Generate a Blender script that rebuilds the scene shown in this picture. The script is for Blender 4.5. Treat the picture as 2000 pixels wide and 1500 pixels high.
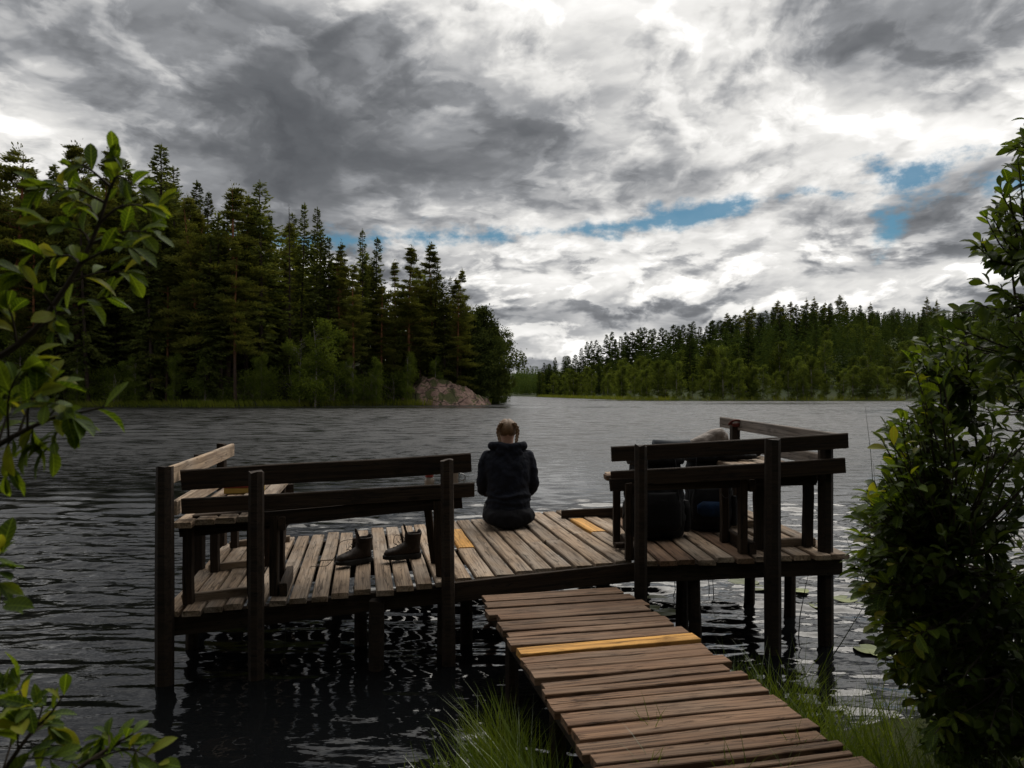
import bpy, math, random
import numpy as np
from mathutils import Vector, Matrix, Quaternion
# ------------------------------------------------------------------ clear
for o in list(bpy.data.objects): bpy.data.objects.remove(o, do_unlink=True)
scn = bpy.context.scene
COL = scn.collection
RAD = math.radians
# ------------------------------------------------------------------ camera
F = 1450.0; CX = 1000.0; HY = 767.0; H = 1.7          # photograph 2000 x 1500, horizon row 767, eye 1.7 m over the water
cd = bpy.data.cameras.new('camera'); cam = bpy.data.objects.new('camera', cd); COL.objects.link(cam)
cam.location = (0, 0, H); cam.rotation_euler = (RAD(90), 0, 0)
cd.sensor_width = 36; cd.lens = F / 2000 * 36; cd.shift_y = (HY - 750) / 2000
cd.clip_start = 0.05; cd.clip_end = 6000
cd.dof.use_dof = True; cd.dof.focus_distance = 7.0; cd.dof.aperture_fstop = 7.0
scn.camera = cam
scn.render.resolution_x = 1024; scn.render.resolution_y = 768
scn.view_settings.view_transform = 'Standard'; scn.view_settings.look = 'None'
scn.view_settings.exposure = 0.22; scn.view_settings.gamma = 1.0; scn.view_settings.use_curve_mapping = False
# ------------------------------------------------------------------ sun
SUN_AZ, SUN_EL = RAD(24), RAD(57)
sv = Vector((math.sin(SUN_AZ)*math.cos(SUN_EL), math.cos(SUN_AZ)*math.cos(SUN_EL), math.sin(SUN_EL)))
sl = bpy.data.lights.new('sun', 'SUN'); so = bpy.data.objects.new('sun', sl); COL.objects.link(so)
sl.energy = 2.4; sl.angle = RAD(60); sl.color = (1.0, 0.95, 0.87)
so.rotation_euler = sv.to_track_quat('Z', 'Y').to_euler(); so.location = (20, 30, 60)
# ------------------------------------------------------------------ node helper
class N:
    """arithmetic on shader sockets"""
    nt = None
    def __init__(s, k): s.k = k
    @staticmethod
    def m(op, *a, clamp=False):
        n = N.nt.nodes.new('ShaderNodeMath'); n.operation = op; n.use_clamp = clamp
        for i, v in enumerate(a):
            if isinstance(v, N): N.nt.links.new(v.k, n.inputs[i])
            else: n.inputs[i].default_value = v
        return N(n.outputs[0])
    def __add__(s, o): return N.m('ADD', s, o)
    __radd__ = __add__
    def __sub__(s, o): return N.m('SUBTRACT', s, o)
    def __rsub__(s, o): return N.m('SUBTRACT', o, s)
    def __mul__(s, o): return N.m('MULTIPLY', s, o)
    __rmul__ = __mul__
    def __truediv__(s, o): return N.m('DIVIDE', s, o)
def link(a, b): N.nt.links.new(a.k if isinstance(a, N) else a, b)
def node(t, **kw):
    n = N.nt.nodes.new(t)
    for k, v in kw.items(): setattr(n, k, v)
    return n
def comb(x, y, z):
    n = node('ShaderNodeCombineXYZ')
    for i, v in enumerate((x, y, z)):
        if isinstance(v, N): link(v, n.inputs[i])
        else: n.inputs[i].default_value = v
    return N(n.outputs[0])
def noise(vec, scale, detail=6, rough=.55, dist=0.0, lac=2.0):
    n = node('ShaderNodeTexNoise'); n.inputs['Scale'].default_value = scale; n.inputs['Detail'].default_value = detail
    n.inputs['Roughness'].default_value = rough; n.inputs['Distortion'].default_value = dist; n.inputs['Lacunarity'].default_value = lac
    if vec is not None: link(vec, n.inputs['Vector'])
    return N(n.outputs['Fac'])
def sstep(x, a, b, lo=0.0, hi=1.0, interp='SMOOTHSTEP'):
    n = node('ShaderNodeMapRange', interpolation_type=interp); link(x, n.inputs[0])
    for i, v in zip((1, 2, 3, 4), (a, b, lo, hi)): n.inputs[i].default_value = v
    return N(n.outputs[0])
def ramp(x, stops, interp='LINEAR'):
    n = node('ShaderNodeValToRGB'); n.color_ramp.interpolation = interp; e = n.color_ramp.elements
    while len(e) < len(stops): e.new(.5)
    for i, (p, c) in enumerate(stops): e[i].position = p; e[i].color = (c[0], c[1], c[2], 1)
    link(x, n.inputs[0]); return N(n.outputs[0])
def mixc(fac, a, b, mode='MIX'):
    n = node('ShaderNodeMix', data_type='RGBA', blend_type=mode)
    for v, i in ((fac, 0), (a, 6), (b, 7)):
        if isinstance(v, N): link(v, n.inputs[i])
        elif i == 0: n.inputs[0].default_value = v
        else: n.inputs[i].default_value = (v[0], v[1], v[2], 1)
    return N(n.outputs[2])
# ------------------------------------------------------------------ world: Nishita sky with a broken cloud deck
w = bpy.data.worlds.new('World'); scn.world = w; w.use_nodes = True
w.cycles.sampling_method = 'MANUAL'; w.cycles.sample_map_resolution = 256
N.nt = w.node_tree; N.nt.nodes.clear()
tc = node('ShaderNodeTexCoord'); sep = node('ShaderNodeSeparateXYZ'); link(tc.outputs['Generated'], sep.inputs[0])
X, Y, Z = (N(sep.outputs[i]) for i in range(3))
az = N.m('ARCTAN2', X, Y); el = N.m('ARCSINE', Z)
def ae(px, py):
    x = (px - CX) / F; z = (HY - py) / F
    return math.atan(x), math.atan(z / math.sqrt(1 + x*x))
zc = N.m('MAXIMUM', Z, 0.0) + 0.11
PX, PY = X / zc, Y / zc
P = comb(PX, PY, 0.0)
Q = comb(az, el, 0.0)
def noise2(vec, scale, detail, rough=.5, dist=0.0):
    n = node('ShaderNodeTexNoise', noise_dimensions='2D'); n.inputs['Scale'].default_value = scale; n.inputs['Detail'].default_value = detail
    n.inputs['Roughness'].default_value = rough; n.inputs['Distortion'].default_value = dist; link(vec, n.inputs['Vector']); return N(n.outputs['Fac'])
def mapped(v, loc=(0, 0, 0), rot=0.0, sc=(1, 1, 1), typ='TEXTURE'):
    n = node('ShaderNodeMapping', vector_type=typ); link(v, n.inputs[0]); n.inputs[1].default_value = loc
    n.inputs[2].default_value = (0, 0, rot); n.inputs[3].default_value = sc; return N(n.outputs[0])
def madd(a, b, c): return N.m('MULTIPLY_ADD', a, b, c)
def shifted(v, d):
    n = node('ShaderNodeVectorMath', operation='ADD'); link(v, n.inputs[0]); n.inputs[1].default_value = d; return N(n.outputs[0])
def warped(v, n, k):
    m_ = node('ShaderNodeVectorMath', operation='MULTIPLY_ADD'); link(comb(n, n, 0.0), m_.inputs[0]); m_.inputs[1].default_value = (k[0], k[1], 0); link(v, m_.inputs[2]); return N(m_.outputs[0])
def vor2(vec, scale, detail=1.0):
    n = node('ShaderNodeTexVoronoi', voronoi_dimensions='2D', normalize=True); n.inputs['Scale'].default_value = scale
    n.inputs['Detail'].default_value = detail; n.inputs['Roughness'].default_value = .55; n.inputs['Lacunarity'].default_value = 2.3
    link(vec, n.inputs['Vector']); return N(n.outputs['Distance'])
Pw = warped(P, noise2(P, 1.3, 5, .55), (.6, -.45))
n1 = noise2(Pw, 1.25, 6, .5); n1s = noise2(shifted(Pw, (0.10, 0.20, 0)), 1.25, 4, .45)
PA5 = warped(mapped(Q, (.4, .9, 0), 0, (5.0, 8.0, 1), 'POINT'), n1, (.9, .9)); cA = sstep(noise2(PA5, 1.25, 7, .56), .46, .58); cAs = sstep(noise2(shifted(PA5, (.08, .22, 0)), 1.25, 5, .53), .44, .64)
v1 = vor2(warped(Pw, n1, (.5, .5)), 3.6, 2.0)
D3 = mapped(Q, (.13, .31, 0), 0, (4.2, 12.0, 1), 'POINT')
w2 = noise2(D3, 1.2, 4, .5)
n2 = noise2(D3, 1.0, 6, .5); n2s = noise2(shifted(D3, (0.06, 0.30, 0)), 1.0, 3, .45)
v2 = vor2(warped(D3, w2, (1.1, .7)), 2.4, 2.0)
D5 = warped(mapped(Q, (.7, .2, 0), 0, (6.5, 15.0, 1), 'POINT'), w2, (.5, .5)); cB = sstep(noise2(D5, 1.35, 7, .58), .46, .57); cBs = sstep(noise2(shifted(D5, (.05, .26, 0)), 1.35, 5, .55), .44, .62)
def blob(px, py, sx, sy, rot=0.0):
    a, e = ae(px, py); g = node('ShaderNodeTexGradient', gradient_type='QUADRATIC_SPHERE')
    link(mapped(Q, (a, e, 0), rot, (2.3*sx/F, 2.3*sy/F, 1)), g.inputs[0]); return N(g.outputs['Fac'])
base = None
for (px, py, sx, sy, a, rot) in (
        (760, 320, 430, 120, -.34, 0), (330, 130, 360, 130, -.26, 0), (560, 230, 620, 230, -.20, 0), (1250, 320, 220, 60, -.12, 0), (1080, 250, 260, 110, -.26, .35), (1480, 30, 380, 110, .20, 0), (900, 120, 360, 130, -.12, 0),
        (1720, 230, 330, 90, .20, 0), (20, 250, 110, 90, .30, 0), (1050, 640, 150, 40, -.32, 0), (1250, 520, 520, 60, .24, 0), (980, 480, 300, 26, .16, 0),
        (1580, 470, 110, 30, -.24, 0), (1890, 460, 110, 40, -.30, 0), (1900, 120, 150, 50, -.26, 0), (700, 180, 130, 30, .16, 0),
        (1350, 395, 330, 25, .26, .12), (850, 260, 80, 30, .17, 0)):
    base = madd(blob(px, py, sx, sy, rot), a, 0.53 if base is None else base)
gl = node('ShaderNodeTexGradient', gradient_type='QUADRATIC_SPHERE'); link(mapped(Q, (SUN_AZ, SUN_EL, 0), 0, (.75, .62, 1)), gl.inputs[0]); base = madd(N(gl.outputs['Fac']), .38, base)   # sun behind the cloud
lowband = sstep(el, ae(1000, 420)[1], ae(1000, 540)[1])           # 1 near the horizon, 0 above the gap
hi_l = (n1 - .5) * -1.5 + (n1 - n1s) * 1.1 + (v1 - .33) * -.45 + (cA - cAs) * .32 + cA * -.12 + .06
lo_l = (n2 - .5) * -0.55 + (n2 - n2s) * 1.1 + (v2 - .33) * -.45 + (cB - cBs) * .42 + cB * -.06 + .03
L = base + hi_l * (1.0 - lowband * .75) + lo_l * (lowband * .85 + .15)
tone = [(-.38, (.085, .090, .099)), (.0, (.120, .126, .136)), (.18, (.165, .171, .182)), (.36, (.255, .262, .275)), (.54, (.43, .431, .434)), (.74, (.68, .670, .650)), (.92, (.86, .845, .82)), (1.0, (1.0, .985, .96))]
ccol = ramp((L + .38) / 1.38, [((t_ + .38) / 1.38, c_) for t_, c_ in tone])
# openings of blue between the deck and the far cumulus
def fcurve(x, pts):
    n = node('ShaderNodeFloatCurve'); c = n.mapping.curves[0]
    while len(c.points) < len(pts): c.points.new(.5, .5)
    for p, (a, b) in zip(c.points, pts): p.location = (a, b); p.handle_type = 'AUTO_CLAMPED'
    n.mapping.update(); link(x, n.inputs['Value']); return N(n.outputs[0])
un = sstep(az, ae(560, 450)[0], ae(1560, 450)[0], 0, 1, 'LINEAR')
def tn(px): return (ae(px, 450)[0] - ae(560, 450)[0]) / (ae(1560, 450)[0] - ae(560, 450)[0])
gc = [(560, 470), (640, 472), (800, 468), (1000, 464), (1100, 456), (1200, 447), (1300, 434), (1400, 414), (1480, 397), (1560, 385)]
gw = [(560, 10), (640, 14), (780, 15), (900, 12), (990, 9), (1050, 3), (1100, 10), (1200, 16), (1380, 24), (1460, 15), (1500, 1), (1560, 0)]
cen = fcurve(un, [(tn(p), (767 - q) / 500) for p, q in gc]); wid = fcurve(un, [(tn(p), q / 50) for p, q in gw])
vpx = el * F / N.m('COSINE', az)                                  # rows above the horizon, roughly photograph pixels
ge = wid * 50 - N.m('ABSOLUTE', vpx - cen * 500)
def ell(px, py, rx, ry, rot=0.0):
    a, e = ae(px, py); n = node('ShaderNodeVectorMath', operation='LENGTH'); link(mapped(Q, (a, e, 0), rot, (rx/F, ry/F, 1)), n.inputs[0])
    return madd(N(n.outputs['Value']), -float(min(rx, ry)), float(min(rx, ry)))
for e_ in ((1812, 340, 74, 20, .10), (1742, 438, 22, 40, -.45), (1772, 398, 46, 14, .3), (1985, 352, 50, 20, -.2), (1722, 325, 32, 12, -.2)):
    ge = N.m('MAXIMUM', ge, ell(*e_))
ng = noise2(mapped(Q, (0, 0, 0), 0, (9, 16, 1), 'POINT'), 2.6, 6, .6)
gap = sstep(ge + (ng - .5) * 70.0, -10.0, 18.0) * .93
sky = node('ShaderNodeTexSky', sky_type='NISHITA'); sky.sun_disc = False; sky.sun_elevation = SUN_EL; sky.sun_rotation = SUN_AZ
sky.air_density = 1.0; sky.dust_density = 0.6; sky.ozone_density = 2.0
b1 = node('ShaderNodeBackground'); b1.inputs[1].default_value = 0.05; link(mixc(1.0, N(sky.outputs[0]), (.50, .86, .90), 'MULTIPLY'), b1.inputs[0])
b2 = node('ShaderNodeBackground'); b2.inputs[1].default_value = 1.0; link(ccol, b2.inputs[0])
mx = node('ShaderNodeMixShader'); link(gap, mx.inputs[0]); link(b2.outputs[0], mx.inputs[1]); link(b1.outputs[0], mx.inputs[2])
wo = node('ShaderNodeOutputWorld'); link(mx.outputs[0], wo.inputs[0])
# ------------------------------------------------------------------ object helpers
rng = np.random.default_rng(7); random.seed(7)
def wloc(o):
    v = Vector((0, 0, 0))
    while o is not None: v = v + o.location; o = o.parent
    return v
def tag(o, label=None, cat=None, group=None, kind=None):
    for k, v in (('label', label), ('category', cat), ('group', group), ('kind', kind)):
        if v: o[k] = v
    return o
def empty(name, loc, label=None, cat=None, group=None):
    o = bpy.data.objects.new(name, None); o.empty_display_size = .2; COL.objects.link(o); o.location = loc
    return tag(o, label, cat, group)
def mesh_np(name, V, Fq=None, Ft=None, mat=None, smooth=False):
    """mesh from numpy vertex array plus quads and/or triangles"""
    me = bpy.data.meshes.new(name); V = np.asarray(V, np.float32).reshape(-1, 3)
    me.vertices.add(len(V)); me.vertices.foreach_set('co', V.ravel())
    Fq = np.zeros((0, 4), np.int32) if Fq is None else np.asarray(Fq, np.int32).reshape(-1, 4)
    Ft = np.zeros((0, 3), np.int32) if Ft is None else np.asarray(Ft, np.int32).reshape(-1, 3)
    me.loops.add(Fq.size + Ft.size); me.polygons.add(len(Fq) + len(Ft))
    me.loops.foreach_set('vertex_index', np.concatenate([Fq.ravel(), Ft.ravel()]))
    ls = np.concatenate([np.arange(len(Fq)) * 4, Fq.size + np.arange(len(Ft)) * 3]).astype(np.int32)
    me.polygons.foreach_set('loop_start', ls)
    if smooth: me.polygons.foreach_set('use_smooth', np.ones(len(ls), bool))
    if mat: me.materials.append(mat)
    me.update(calc_edges=True); me.validate(); return me
class MB:
    """collects shapes, builds ONE mesh object"""
    def __init__(s): s.v = []; s.f = []
    def add(s, V, Fc):
        n = len(s.v); s.v += [tuple(p) for p in V]; s.f += [tuple(i + n for i in f) for f in Fc]; return s
    def loft(s, rings, cap=True, close=True):
        n = len(rings[0]); V = [p for r in rings for p in r]; Fc = []
        for i in range(len(rings) - 1):
            for j in range(n if close else n - 1):
                k = (j + 1) % n; Fc.append((i*n + j, i*n + k, (i+1)*n + k, (i+1)*n + j))
        if cap: Fc += [tuple(range(n))[::-1], tuple(range((len(rings)-1)*n, len(rings)*n))]
        return s.add(V, Fc)
    def tube(s, pts, rad, n=8, cap=True, flat=1.0):
        pts = [Vector(p) for p in pts]; rad = rad if hasattr(rad, '__len__') else [rad] * len(pts); rings = []; up = Vector((0, 0, 1))
        t0 = (pts[1] - pts[0]).normalized()
        if abs(t0.z) > .9: up = Vector((1, 0, 0))
        a = t0.cross(up).normalized()
        for i, p in enumerate(pts):
            t = (pts[min(i+1, len(pts)-1)] - pts[max(i-1, 0)]).normalized()
            a = (a - t * a.dot(t)).normalized(); b = t.cross(a)
            rings.append([p + a * (rad[i] * math.cos(q)) + b * (rad[i] * flat * math.sin(q)) for q in [2*math.pi*k/n for k in range(n)]])
        return s.loft(rings, cap)
    def box(s, c, h, R=None, ch=0.0):
        c = Vector(c); R = R or Matrix.Identity(3); V = []
        x, y, z = h
        if ch <= 0:
            V = [c + R @ Vector((i*x, j*y, k*z)) for i in (-1, 1) for j in (-1, 1) for k in (-1, 1)]
            return s.add(V, [(0, 1, 3, 2), (4, 6, 7, 5), (0, 4, 5, 1), (2, 3, 7, 6), (0, 2, 6, 4), (1, 5, 7, 3)])
        sec = [(-y, -z+ch), (-y+ch, -z), (y-ch, -z), (y, -z+ch), (y, z-ch), (y-ch, z), (-y+ch, z), (-y, z-ch)]
        return s.loft([[c + R @ Vector((q, a, b)) for a, b in sec] for q in (-x, x)])
    def build(s, name, mat, parent=None, loc=(0, 0, 0), smooth=False, rot=None):
        me = bpy.data.meshes.new(name); me.from_pydata([tuple(p) for p in s.v], [], s.f); me.materials.append(mat)
        if smooth: me.polygons.foreach_set('use_smooth', [True] * len(me.polygons))
        me.update(); o = bpy.data.objects.new(name, me); COL.objects.link(o)
        o.location = Vector(loc) - (wloc(parent) if parent else Vector((0, 0, 0)))
        if rot: o.rotation_euler = rot
        o.parent = parent; return o
def put(name, me, parent, loc, R=None, sc=1.0):
    o = bpy.data.objects.new(name, me); COL.objects.link(o)
    o.location = Vector(loc) - (wloc(parent) if parent else Vector((0, 0, 0))); o.parent = parent
    if R is not None: o.rotation_euler = R.to_euler() if isinstance(R, Matrix) else R
    o.scale = (sc, sc, sc) if not hasattr(sc, '__len__') else sc
    return o
def at(px, py, d): return Vector(((px - CX) / F * d, d, H - (py - HY) / F * d))       # a pixel at a known distance
def on(px, py, z=0.0): return at(px, py, F * (H - z) / (py - HY))                    # a pixel on a level surface
# ------------------------------------------------------------------ materials
def newmat(name):
    m = bpy.data.materials.new(name); m.use_nodes = True; N.nt = m.node_tree; N.nt.nodes.clear(); return m
def finish(bsdf, bump=None, strength=.3, dist=.01):
    out = node('ShaderNodeOutputMaterial')
    if bump is not None:
        b = node('ShaderNodeBump'); b.inputs['Strength'].default_value = strength; b.inputs['Distance'].default_value = dist
        link(bump, b.inputs['Height'])
        for n_ in ([bsdf] if not isinstance(bsdf, list) else bsdf): link(b.outputs[0], n_.inputs['Normal'])
    link((bsdf if not isinstance(bsdf, list) else bsdf[0]).outputs[0], out.inputs[0])
def principled(col, rough=.8, spec=.3, metal=0.0):
    p = node('ShaderNodeBsdfPrincipled')
    for k, v in (('Base Color', col), ('Roughness', rough), ('Specular IOR Level', spec), ('Metallic', metal)):
        if isinstance(v, N): link(v, p.inputs[k])
        elif k == 'Base Color': p.inputs[k].default_value = (*v, 1)
        else: p.inputs[k].default_value = v
    return p
def objcoord(sc=(1, 1, 1), rnd=True):
    t = node('ShaderNodeTexCoord'); v = N(t.outputs['Object'])
    oi = node('ShaderNodeObjectInfo'); r = N(oi.outputs['Random'])
    m = node('ShaderNodeMapping', vector_type='POINT'); link(v, m.inputs[0]); m.inputs[3].default_value = sc
    if rnd: link(comb(r * 31.0, r * 57.0, r * 17.0), m.inputs[1])
    return N(m.outputs[0]), r
def wood(name, dark, light, grey, greyamt=.5, rough=.85, spec=.25, lo=.72, hi=1.22):
    m = newmat(name)
    v, r = objcoord((2.2, 34, 34)); g = noise(v, 1.0, 6, .62, .6)
    v2, _ = objcoord((1.3, 90, 90)); fine = noise(v2, 1.0, 4, .6)
    v3, _ = objcoord((2.0, 5, 5)); big = noise(v3, 1.0, 4, .55)
    vk, _ = objcoord((3.0, 9, 9)); kn = node('ShaderNodeTexVoronoi'); kn.inputs['Scale'].default_value = 1.0; link(vk, kn.inputs['Vector']); kd = N(kn.outputs['Distance'])
    vc, _ = objcoord((1.1, 26, 26)); cr = noise(vc, 1.0, 3, .5, .9); crack = sstep(N.m('ABSOLUTE', cr - .5), 0.0, .018, 1.0, 0.0)
    c = ramp(g, [(.28, dark), (.52, light), (.75, [min(1, a*1.25) for a in light])])
    c = mixc(sstep(big, .38, .68, 0, greyamt), c, grey)
    c = mixc(sstep(fine, .35, .55, .45, 0), c, [a*.35 for a in dark])
    c = mixc(sstep(kd, .05, .16, .7, 0), c, [a*.4 for a in dark])
    c = mixc(crack * .75, c, [a*.15 for a in dark])
    vs, _ = objcoord((5, 11, 11)); st = noise(vs, 1.0, 5, .6); c = mixc(sstep(st, .55, .72, 0, .55), c, [a*.5 for a in dark])
    val = sstep(r, 0, 1, lo, hi, 'LINEAR')
    c = mixc(1.0, c, comb(val, val, val), 'MULTIPLY')
    finish(principled(c, rough, spec), g * .6 + fine * .5 - crack * 1.2, .55, .006); return m
M = {}
M['deck'] = wood('weathered_deck_wood', (.12, .076, .046), (.30, .218, .148), (.34, .29, .24), .6)
M['walk'] = wood('dark_walkway_wood', (.070, .036, .021), (.185, .108, .064), (.185, .138, .10), .45)  # brown wood, darker than the deck: tree shade is put into the colour
M['rail'] = wood('dark_rail_wood', (.013, .008, .005), (.038, .024, .014), (.05, .036, .026), .35, .8, .2)  # brown wood; shade of the upright shoreward faces is put into the colour
M['pale'] = wood('pale_rail_wood', (.20, .135, .085), (.38, .28, .19), (.36, .31, .26), .5)
M['greyrail'] = wood('silvered_rail_wood', (.07, .058, .05), (.17, .145, .125), (.19, .17, .155), .7)
M['post'] = wood('dark_post_wood', (.011, .007, .0045), (.033, .021, .013), (.045, .034, .025), .4, .75, .25)  # dark as the rails: the colour carries the shade on upright timbers
M['yellow'] = wood('new_yellow_board', (.30, .14, .030), (.60, .31, .075), (.46, .26, .09), .5, .75, .25, .95, 1.05)
def plain(name, col, rough=.8, spec=.3, scale=30, var=.35, bump=.2, metal=0.0, bd=.004):
    m = newmat(name); v, r = objcoord((1, 1, 1)); n_ = noise(v, scale, 5, .6)
    c = mixc(n_, [a*(1-var) for a in col], [min(1, a*(1+var)) for a in col]); finish(principled(c, rough, spec, metal), n_, bump, bd); return m
def foliage(name, dark, light, trans=.35, scale=.5, tip=None, rough=.7, gloss=.0):
    m = newmat(name); t = node('ShaderNodeTexCoord'); v = N(t.outputs['Object']); oi = node('ShaderNodeObjectInfo'); r = N(oi.outputs['Random'])
    n_ = noise(v, scale, 3, .6); f_ = sstep(n_, .3, .7)
    c = mixc(f_, dark, light); val = sstep(r, 0, 1, .65, 1.3, 'LINEAR'); c = mixc(1.0, c, comb(val, val, val), 'MULTIPLY')
    if tip: c = mixc(sstep(r, .72, 1.0, 0, .8), c, tip)
    d = node('ShaderNodeBsdfDiffuse'); tr = node('ShaderNodeBsdfTranslucent'); link(c, d.inputs[0]); link(mixc(1.0, c, (1.3, 1.18, .55), 'MULTIPLY'), tr.inputs[0])
    s = node('ShaderNodeMixShader'); s.inputs[0].default_value = trans; link(d.outputs[0], s.inputs[1]); link(tr.outputs[0], s.inputs[2]); last = s
    if gloss:
        g = node('ShaderNodeBsdfGlossy'); g.inputs['Roughness'].default_value = .38; g.inputs[0].default_value = (1, 1, 1, 1)
        fr = node('ShaderNodeFresnel'); fr.inputs[0].default_value = 1.4; s2 = node('ShaderNodeMixShader'); link(N(fr.outputs[0]) * gloss, s2.inputs[0]); link(s.outputs[0], s2.inputs[1]); link(g.outputs[0], s2.inputs[2]); last = s2
    finish(last); return m
# ------------------------------------------------------------------ lake: rippled sheet, real waves near the shore, bump beyond
def waxis(lo, hi, d0, n0lo, n0hi, grow):
    a = list(np.arange(n0lo, n0hi + 1e-6, d0)); d = d0
    while a[-1] < hi: d *= grow; a.append(a[-1] + d)
    d = d0
    while a[0] > lo: d *= grow; a.insert(0, a[0] - d)
    return np.array(a)
xs = waxis(-900, 900, .045, -6.5, 6.5, 1.055); ys = waxis(-60, 1500, .021, 3.0, 9.5, 1.028)
GX, GY = np.meshgrid(xs, ys); sxp = np.gradient(xs)[None, :] + 0*GX; syp = np.gradient(ys)[:, None] + 0*GX
GZ = np.zeros_like(GX); wr = np.random.default_rng(3)
patch = .5 + .5*np.sin(GX*.11 + 1.3*np.sin(GY*.07)) * np.sin(GY*.16 + .8*np.sin(GX*.05) + 1.0)
calm = np.clip((GY - 3.2) / 3.5, .38, 1.0) * (.75 + .5*patch)
for i in range(72):
    lam = .065 * (.75/.065) ** wr.random(); th = wr.normal(.05, .36 if lam < .2 else .20); k = 2*np.pi/lam
    kx, ky = k*np.sin(th), k*np.cos(th); a = .017 * lam ** 1.0 / (2*np.pi)
    fade = np.clip(lam/(2.6*np.maximum(syp*abs(ky)/k, sxp*abs(kx)/k)) - .6, 0, 1)
    ph = kx*GX + ky*GY + wr.random()*6.283 + .5*np.sin(GX*wr.uniform(.3, .9) + i)*np.sin(GY*.4 + 2*i)
    GZ += a*fade*np.sin(ph) * 2.0
GZ *= calm
ny, nx = GX.shape; I = np.arange(ny*nx).reshape(ny, nx)
quads = np.stack([I[:-1, :-1], I[:-1, 1:], I[1:, 1:], I[1:, :-1]], -1).reshape(-1, 4)
m = newmat('lake_water'); g = node('ShaderNodeNewGeometry'); pos = N(g.outputs['Position'])
def mp(sc, loc=(0, 0, 0), rot=0.0):
    n = node('ShaderNodeMapping'); link(pos, n.inputs[0]); n.inputs[3].default_value = sc; n.inputs[1].default_value = loc; n.inputs[2].default_value = (0, 0, rot); return N(n.outputs[0])
sepw = node('ShaderNodeSeparateXYZ'); link(pos, sepw.inputs[0]); wy = N(sepw.outputs[1])
fine = noise(mp((5, 11, 1)), 1.0, 3, .55)
mid = noise(mp((2.0, 6.0, 1), (3, 1, 0), .1), 1.0, 4, .62)
farm = sstep(wy, 8, 26)
bands = noise(mp((.012, .05, 1), (2.2, 5.1, 0)), 1.0, 3, .55)
wind = sstep(bands, .38, .52, sstep(wy, 45, 80, .6, .10), 1.0) if False else madd(sstep(bands, .38, .52), 1.0 - sstep(wy, 45, 85, .65, .10), sstep(wy, 45, 85, .65, .10)); still = 1.0
big = noise(mp((.42, 1.25, 1), (7, 2, 0), -.08), 1.0, 4, .62)
hgt = fine * .004 * wind + mid * .018 * farm * wind + big * .16 * sstep(wy, 14, 40) * wind
p = principled((.004, .0045, .005), .035, .5); p.inputs['IOR'].default_value = 1.33
g1 = noise(mp((2.0, 4.2, 1), (1, 4, 0), .05), 1.0, 5, .65); g2 = noise(mp((.62, 1.2, 1), (5, 3, 0), -.05), 1.0, 5, .65); fm = sstep(wy, 16, 34); gust = madd(g2 - g1, fm, g1)
rg = sstep(wy, 5, 24, .04, .43) * (wind * .75 + .25) * sstep(gust, .38, .62, .36, 1.42); link(rg, p.inputs['Roughness'])
finish(p, hgt, 1.0, 1.0); M['water'] = m
lake = bpy.data.objects.new('lake', mesh_np('lake', np.stack([GX, GY, GZ], -1), quads, None, M['water'], True)); COL.objects.link(lake); tag(lake, kind='structure')
# ------------------------------------------------------------------ terrain
def vnoise(x, y, s=1.0, seed=0):
    r = np.random.default_rng(seed); z = 0
    for i in range(7):
        a = r.uniform(0, 6.28); k = s*(1.6**i); z = z + np.sin(k*(np.cos(a)*x + np.sin(a)*y) + r.uniform(0, 6.28) + 1.2*np.sin(.6*k*(np.sin(a)*x - np.cos(a)*y) + i)) / (1.5**i)
    return z / 2.2
def polyd(x, y, line):
    """signed distance to a shoreline polyline, positive to its left-hand side (land)"""
    x = np.asarray(x, float); y = np.asarray(y, float); best = np.full(x.shape, 1e9); sg = np.ones(x.shape)
    for (x0, y0), (x1, y1) in zip(line[:-1], line[1:]):
        dx, dy = x1-x0, y1-y0; t = np.clip(((x-x0)*dx + (y-y0)*dy) / (dx*dx + dy*dy), 0, 1)
        d = np.hypot(x-x0-t*dx, y-y0-t*dy); cr = dx*(y-y0) - dy*(x-x0); b = d < best - 1e-6
        best = np.where(b, d, best); sg = np.where(b, np.sign(cr), sg)
    return best * sg
SHORE_L = [(-260, 82), (-120, 84), (-65, 88), (-40, 89), (-25, 92), (-14, 98), (-6, 103), (-3.6, 108), (-3.2, 118), (-4, 140), (-6, 180), (-10, 260), (-16, 420), (-10, 600)]
SHORE_R = [(-90, 480), (-30, 425), (0, 385), (10, 300), (17, 235), (25, 172), (34, 158), (55, 154), (80, 152), (120, 148), (180, 140), (320, 120)]
def z_left(x, y):
    s = polyd(x, y, SHORE_L); n_ = vnoise(x, y, .12, 4)
    return np.where(s > 0, np.minimum(.18 + .28*s**1.02*(1 + .25*n_)*np.clip(s/14, .25, 1), 16 + .03*s), np.maximum(s*.25, -1.5))
RIDGE = [(-.3, 4), (-.02, 5), (.03, 6), (.08, 9), (.14, 15), (.22, 20), (.30, 22), (.38, 26), (.46, 28), (.56, 28), (.70, 28), (.95, 28), (2, 28)]
def z_right(x, y):
    s = polyd(x, y, SHORE_R); r = np.interp(x/np.maximum(y, 1), [a for a, b in RIDGE], [b for a, b in RIDGE])
    t = np.clip((s - 6)/175, 0, 1); return np.where(s > 0, .15 + np.minimum(s*.03, .6) + r*(t*t*(3-2*t)*.45 + t*.55) + .5*vnoise(x, y, .05, 9)*np.clip(s/40, 0, 1), np.maximum(s*.25, -1.5))
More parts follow.
